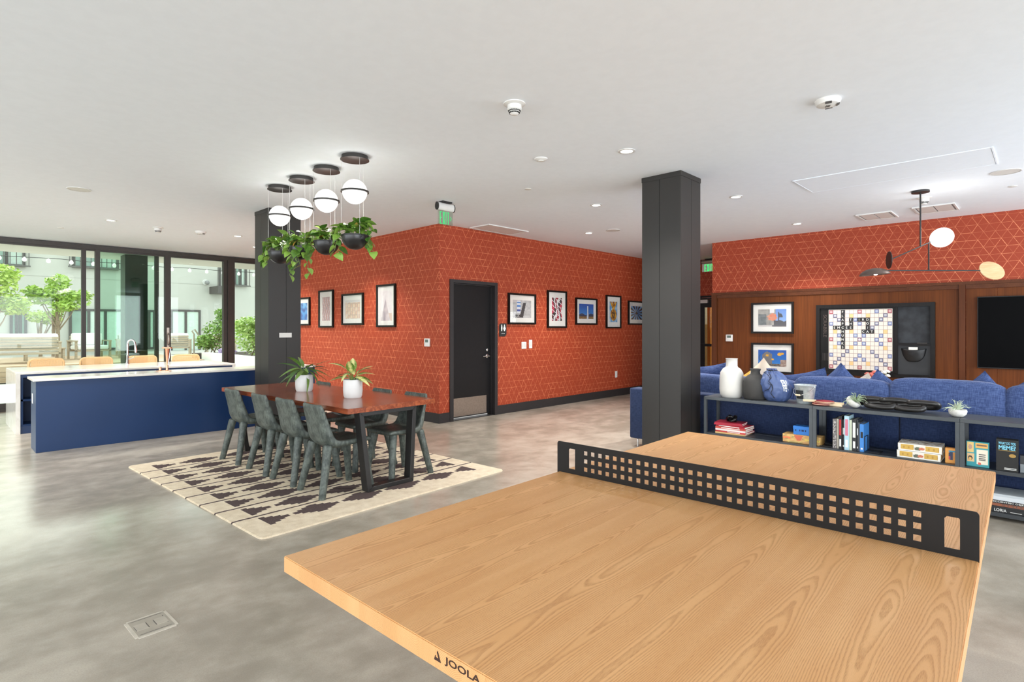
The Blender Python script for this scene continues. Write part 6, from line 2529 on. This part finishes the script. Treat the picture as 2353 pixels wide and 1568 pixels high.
# flowers beyond the sofa, on a low table
ft = thing('side_table', 'low round side table beyond the sofa', 'table', (8.2, 1.55, 0))
MB().lathe([(0.001, 0.53), (0.25, 0.53), (0.25, 0.56), (0.001, 0.56)], 32).build('tabletop', M['woodlight'], ft, 40)
MB().tube([(0, 0, 0.02), (0, 0, 0.53)], 0.03, 12).build('pedestal', M['black'], ft, True)
MB().lathe([(0.001, 0), (0.17, 0), (0.17, 0.015), (0.001, 0.02)], 28).build('base', M['black'], ft, 40)
fv = thing('flower_vase', 'vase of coral and white flowers seen between the pillows', 'flowers', (8.2, 1.55, 0.5605))
MB().lathe([(0.001, 0), (0.05, 0), (0.065, 0.06), (0.05, 0.14), (0.045, 0.17), (0.04, 0.17), (0.001, 0.15)], 24).build('vase', M['pot'], fv, 50)
rng = random.Random(3)
for i in range(16):
    wht = i % 2
    cx_ = rng.uniform(-0.06, 0.06)
    cy_ = (-0.10 if wht else 0.07) + rng.uniform(-0.06, 0.06)
    cz_ = 0.23 + rng.uniform(-0.02, 0.12)
    MB().tube([(0, 0, 0.12), (cx_ * 0.5, cy_ * 0.5, 0.19), (cx_, cy_, cz_)], 0.003, 5).build('stem', M['stem'], fv)
    mb = MB()
    for k in range(9):
        a = 2.4 * k
        rr = 0.008 + 0.0035 * k
        mm = Matrix.Translation((cx_ + rr * math.cos(a) * 0.6, cy_ + rr * math.sin(a) * 0.6, cz_ + 0.012 - 0.002 * k))
        mb.lathe([(0, -0.012), (0.017, 0.0), (0.014, 0.012), (0, 0.006)], 8, M=mm, cap=False)
    mb.build('blossom', solid((236, 232, 226)) if wht else solid((232, 138, 124)), fv, True)

# ------------------------------------------------------------------ word-game wall board
wbd = thing('word_game_board', 'black framed word-tile game board with chalkboard on the wood panelling', 'wall game', (XW - 0.0125, 1.9585, 1.263), R_(-90))
# local x = -(y - centre); frame outer 1.561 x 1.12
bw, bh = 1.561, 1.12
mb = MB()
fw = 0.055
mb.box(-bw / 2, bw / 2, -0.06, -0.0005, bh / 2 - fw, bh / 2)
mb.box(-bw / 2, bw / 2, -0.06, -0.0005, -bh / 2, -bh / 2 + fw)
mb.box(-bw / 2, -bw / 2 + fw, -0.06, -0.0005, -bh / 2 + fw, bh / 2 - fw)
mb.box(bw / 2 - fw, bw / 2, -0.06, -0.0005, -bh / 2 + fw, bh / 2 - fw)
mb.build('frame', M['frameblk'], wbd)
MB().box(-bw / 2 + fw, 0.315, -0.03, -0.0005, -bh / 2 + fw, bh / 2 - fw).build('backing', M['frameblk'], wbd)
# the grid of squares
gx0, gx1 = -(2.553 - 1.9585), -(1.702 - 1.9585)
gz0, gz1 = 0.803 - 1.263, 1.738 - 1.263
TW = {(1, 1), (1, 8), (1, 15), (8, 1), (8, 15), (15, 1), (15, 8), (15, 15)}
DWs = {(2, 2), (3, 3), (4, 4), (5, 5), (2, 14), (3, 13), (4, 12), (5, 11)}
DWs |= {(16 - r, c) for r, c in DWs}
TLs = {(2, 6), (2, 10), (6, 2), (6, 6), (6, 10), (6, 14), (10, 2), (10, 6), (10, 10), (10, 14), (14, 6), (14, 10)}
DLs = {(1, 4), (1, 12), (3, 7), (3, 9), (4, 1), (4, 8), (4, 15), (7, 3), (7, 7), (7, 9), (7, 13), (8, 4), (8, 12)}
DLs |= {(16 - r, c) for r, c in DLs}


def im_grid(u, v):
    c = min(14, int(u * 15))
    r = min(14, int((1 - v) * 15))
    fu, fv = u * 15 - c, (1 - v) * 15 - r
    k = (r + 1, c + 1)
    if fu < 0.07 or fv < 0.07:
        return (146, 122, 116)
    base = (222, 213, 200)
    stripe = (abs((fv - 0.5)) < 0.05 or abs(fv - 0.28) < 0.05 or abs(fv - 0.72) < 0.05) and 0.22 < fu < 0.8
    if k == (8, 8):
        a = math.atan2(fv - 0.53, fu - 0.53)
        rr = math.hypot(fu - 0.53, fv - 0.53)
        return (236, 230, 224) if rr < 0.27 + 0.12 * math.cos(5 * a + PI / 2) else (120, 84, 112)
    if k in TW:
        return (226, 206, 200) if stripe else (158, 62, 76)
    if k in DWs:
        return (220, 218, 218) if stripe else (92, 96, 124)
    if k in DLs:
        return (206, 212, 224) if stripe else (98, 112, 158)
    if k in TLs:
        return (240, 188, 128)
    return base


pf = MB().box(gx0 - 0.006, gx1 + 0.006, -0.036, -0.0301, gz0 - 0.006, gz1 + 0.006).build('playing_field', solid((226, 218, 206)), wbd)
colour_print('printed_grid', gx1 - gx0, gz1 - gz0, 180, 180, im_grid, pf, ((gx0 + gx1) / 2, -0.0366, (gz0 + gz1) / 2), M['print'])
MB().box(0.30, 0.33, -0.045, -0.0005, -bh / 2 + fw, bh / 2 - fw).build('divider', M['frameblk'], wbd)
MB().box(0.33, bw / 2 - fw, -0.028, -0.0005, -0.04, bh / 2 - fw).build('chalkboard', M['chalk'], wbd)
MB().box(0.33, bw / 2 - fw, -0.075, -0.0005, -0.075, -0.041).build('chalk_tray', M['frameblk'], wbd)
MB().box(0.33, bw / 2 - fw, -0.026, -0.0005, -bh / 2 + fw, -0.076).build('lower_panel', solid((46, 47, 49)), wbd)
text('raised_lettering', 'SCRABBLE', 0.048, solid((74, 60, 54)), wbd, (-0.655, -0.0308, 0.22), rot=(R_(90), R_(90), 0), width=0.36)
mb = MB()
for k in range(4):
    mb.box(-0.69 + 0.022 * k, -0.682 + 0.022 * k, -0.0312, -0.0301, -0.34, -0.22)
mb.build('small_lettering', solid((56, 48, 45)), wbd)
mb = MB()
P = []
for j in range(9):
    v = j / 8
    row = []
    for i in range(17):
        u = -1 + 2 * i / 16
        hw_ = 0.155 - 0.025 * v - 0.02 * v ** 4
        out = (0.075 * (1 - abs(u) ** 2.2)) * (1 - 0.55 * v ** 2) + 0.012 * nz(u * 4, v * 3, 2) * v
        zz = -0.115 - 0.02 * (1 - u * u) * (1 - v) - v * (0.20 - 0.05 * abs(u) ** 3)
        row.append(Vector((0.525 + u * hw_, -0.030 - out, zz)))
    P.append(row)
mb.grid(P)
o = mb.build('cloth_pouch', solid((22, 21, 22)), wbd, True, label='black cloth pouch')
sm_ = o.modifiers.new('t', 'SOLIDIFY')
sm_.thickness = 0.003
ck = MB().box(-0.055, 0.055, -0.006, 0.0, -0.02, 0.02, bev=0.001).build('note_card', M['paper'], None, rot=(R_(-8), 0, R_(-90)), loc=(XW - 0.0125 - 0.075, 1.9585 - 0.525, 1.263 - 0.118))
tag(ck, 'cream card tucked in the black pouch of the game board', 'card')
t = MB().box(-0.06, 0.06, -0.01, 0.01, 0, 0.012).build('chalk_eraser', solid((60, 54, 50)), None, rot=(0, 0, R_(-90)), loc=(XW - 0.0125 - 0.055, 1.9585 - 0.63, 1.263 - 0.0408))
tag(t, 'small dark eraser on the chalk tray of the game board', 'eraser')
# tiles
cw, chh = (gx1 - gx0) / 15, (gz1 - gz0) / 15
tiles = [(1 + i, 4, c) for i, c in enumerate('FLAPCHUNKS')] + [(5, 2, 'E'), (5, 3, 'M'), (5, 5, 'E'), (5, 6, 'E'), (3, 6, 'T'), (4, 6, 'H'), (3, 8, 'I'), (3, 9, 'R'), (3, 10, 'D'), (4, 10, 'O'), (5, 10, 'J'), (6, 9, 'C'), (6, 10, 'A'), (6, 11, 'T')]
order = ['first', 'second', 'third', 'fourth', 'fifth', 'sixth', 'seventh', 'eighth', 'ninth', 'tenth', 'eleventh', 'twelfth', 'thirteenth', 'fourteenth', 'fifteenth']
for r, c, ch_ in tiles:
    lx, lz = gx0 + (c - 0.5) * cw, gz1 - (r - 0.5) * chh
    t = thing('letter_tile', 'black letter tile %s in the %s row, %s column of the game board' % (ch_, order[r - 1], order[c - 1]), 'letter tile',
              (XW - 0.0125 - 0.0371, 1.9585 - lx, 1.263 + lz), R_(-90), 'letter tiles on the word-game board')
    MB().box(-cw * 0.48, cw * 0.48, -0.008, 0, -chh * 0.48, chh * 0.48, bev=0.003).build('tile', solid((24, 23, 23)), t)
    text('letter', ch_, 0.034, M['print_wht'], t, (-0.003, -0.0088, -0.002))

# television
tv = thing('television', 'large black wall television at the right edge', 'television', (XW - 0.0125, -0.165, 1.388), R_(-90))
bz = MB().box(-0.875, 0.875, -0.045, -0.02, -0.493, 0.493, bev=0.004).build('bezel', M['black'], tv)
MB().box(-0.865, 0.865, -0.047, -0.0452, -0.480, 0.483).build('screen', M['tv'], bz)
MB().box(-0.3, 0.3, -0.02, -0.0005, -0.2, 0.2).build('wall_mount', M['black'], tv)

# ------------------------------------------------------------------ mobile lamp over the sofa
ya = R_(43.833)
lampx, lampy = 7.942, 1.068
K = 6.468 / 1283.5
mbz = lambda py: 1.44 + (755.5 - py) * K
ml = thing('mobile_lamp', 'black balancing mobile lamp with a glowing disc and a wooden disc', 'pendant light', (lampx, lampy, 0), ya - PI / 2)
# local x runs to the viewer's right, local y away from the viewer
mx = lambda px: (px - 2115) * K
MB().lathe([(0.001, CH - 0.0005), (0.088, CH - 0.0005), (0.088, CH - 0.022), (0.001, CH - 0.024)], 32).build('canopy', M['black'], ml, 40)
MB().tube([(0, 0, CH - 0.022), (0, 0, mbz(566))], 0.0085, 8).build('stem', M['black'], ml, True)
MB().tube([(mx(2046), 0, mbz(597)), (mx(2139), 0, mbz(556))], 0.0065, 8).build('upper_arm', M['black'], ml, True)
MB().tube([(mx(2134), 0, mbz(558)), (mx(2134), 0, mbz(622))], 0.0075, 8).build('lower_stem', M['black'], ml, True)
MB().tube([(mx(2030), 0, mbz(622)), (mx(2252), 0, mbz(622))], 0.006, 8).build('lower_arm', M['black'], ml, True)


def disc(name, mat, px, py, r, th, n_, label=None):
    n_ = Vector(n_).normalized()
    q = n_.to_track_quat('Z', 'Y').to_matrix().to_4x4()
    mb = MB()
    mb.lathe([(0.001, -th / 2), (r - 0.003, -th / 2), (r, -th / 2 + 0.003), (r, th / 2 - 0.003), (r - 0.003, th / 2), (0.001, th / 2)], 44, M=Matrix.Translation((mx(px), 0, mbz(py))) @ q)
    return mb.build(name, mat, ml, 40, label=label)


disc('counterweight', pm('dark_oxide', (50, 24, 18), 0.5), 2043, 598, 0.10, 0.012, (0.95, -0.30, 0.0), 'dark red counterweight disc')
disc('glowing_disc', M['disc'], 2164, 546, 0.117, 0.02, (-0.771, -0.602, 0.208), 'glowing white disc')
disc('wooden_disc', veneer('disc_wood', (196, 160, 118), (216, 182, 140), 0.5, axis='x', fine=60), 2279, 622, 0.1275, 0.012, (-0.12, -0.857, 0.5), 'pale wooden disc')
mb = MB()
pr = []
R0 = 0.16
for k in range(9):
    a = R_(90 * k / 8 * 0.84)
    pr.append((max(0.001, R0 * math.sin(a)), R0 * 0.62 * math.cos(a)))
pr_in = [(max(0.001, r - 0.004), z - 0.004) for r, z in reversed(pr)]
dm = Matrix.Translation((mx(2010), 0, mbz(634) - 0.012)) @ Matrix.Rotation(R_(-4), 4, 'Y')
mb.lathe(pr + pr_in, 36, M=dm, cap=False)
mb.build('dome_shade', pm('dome_brown', (104, 88, 80), 0.4, metal=0.3), ml, 40, label='brown dome shade')
MB().ball((mx(2012), 0, mbz(634) + 0.028), 0.024, nu=12, nv=8).build('bulb', M['lamp'], ml, True)

dl = bpy.data.lights.new('disc_light', 'POINT')
dl.energy = 4
dl.shadow_soft_size = 0.1
dl.color = (1, 0.97, 0.93)
dlo = bpy.data.objects.new('disc_light', dl)
COL.objects.link(dlo)
dlo.parent = ml
dlo.location = (mx(2164) - 0.12, -0.12, mbz(546) + 0.05)
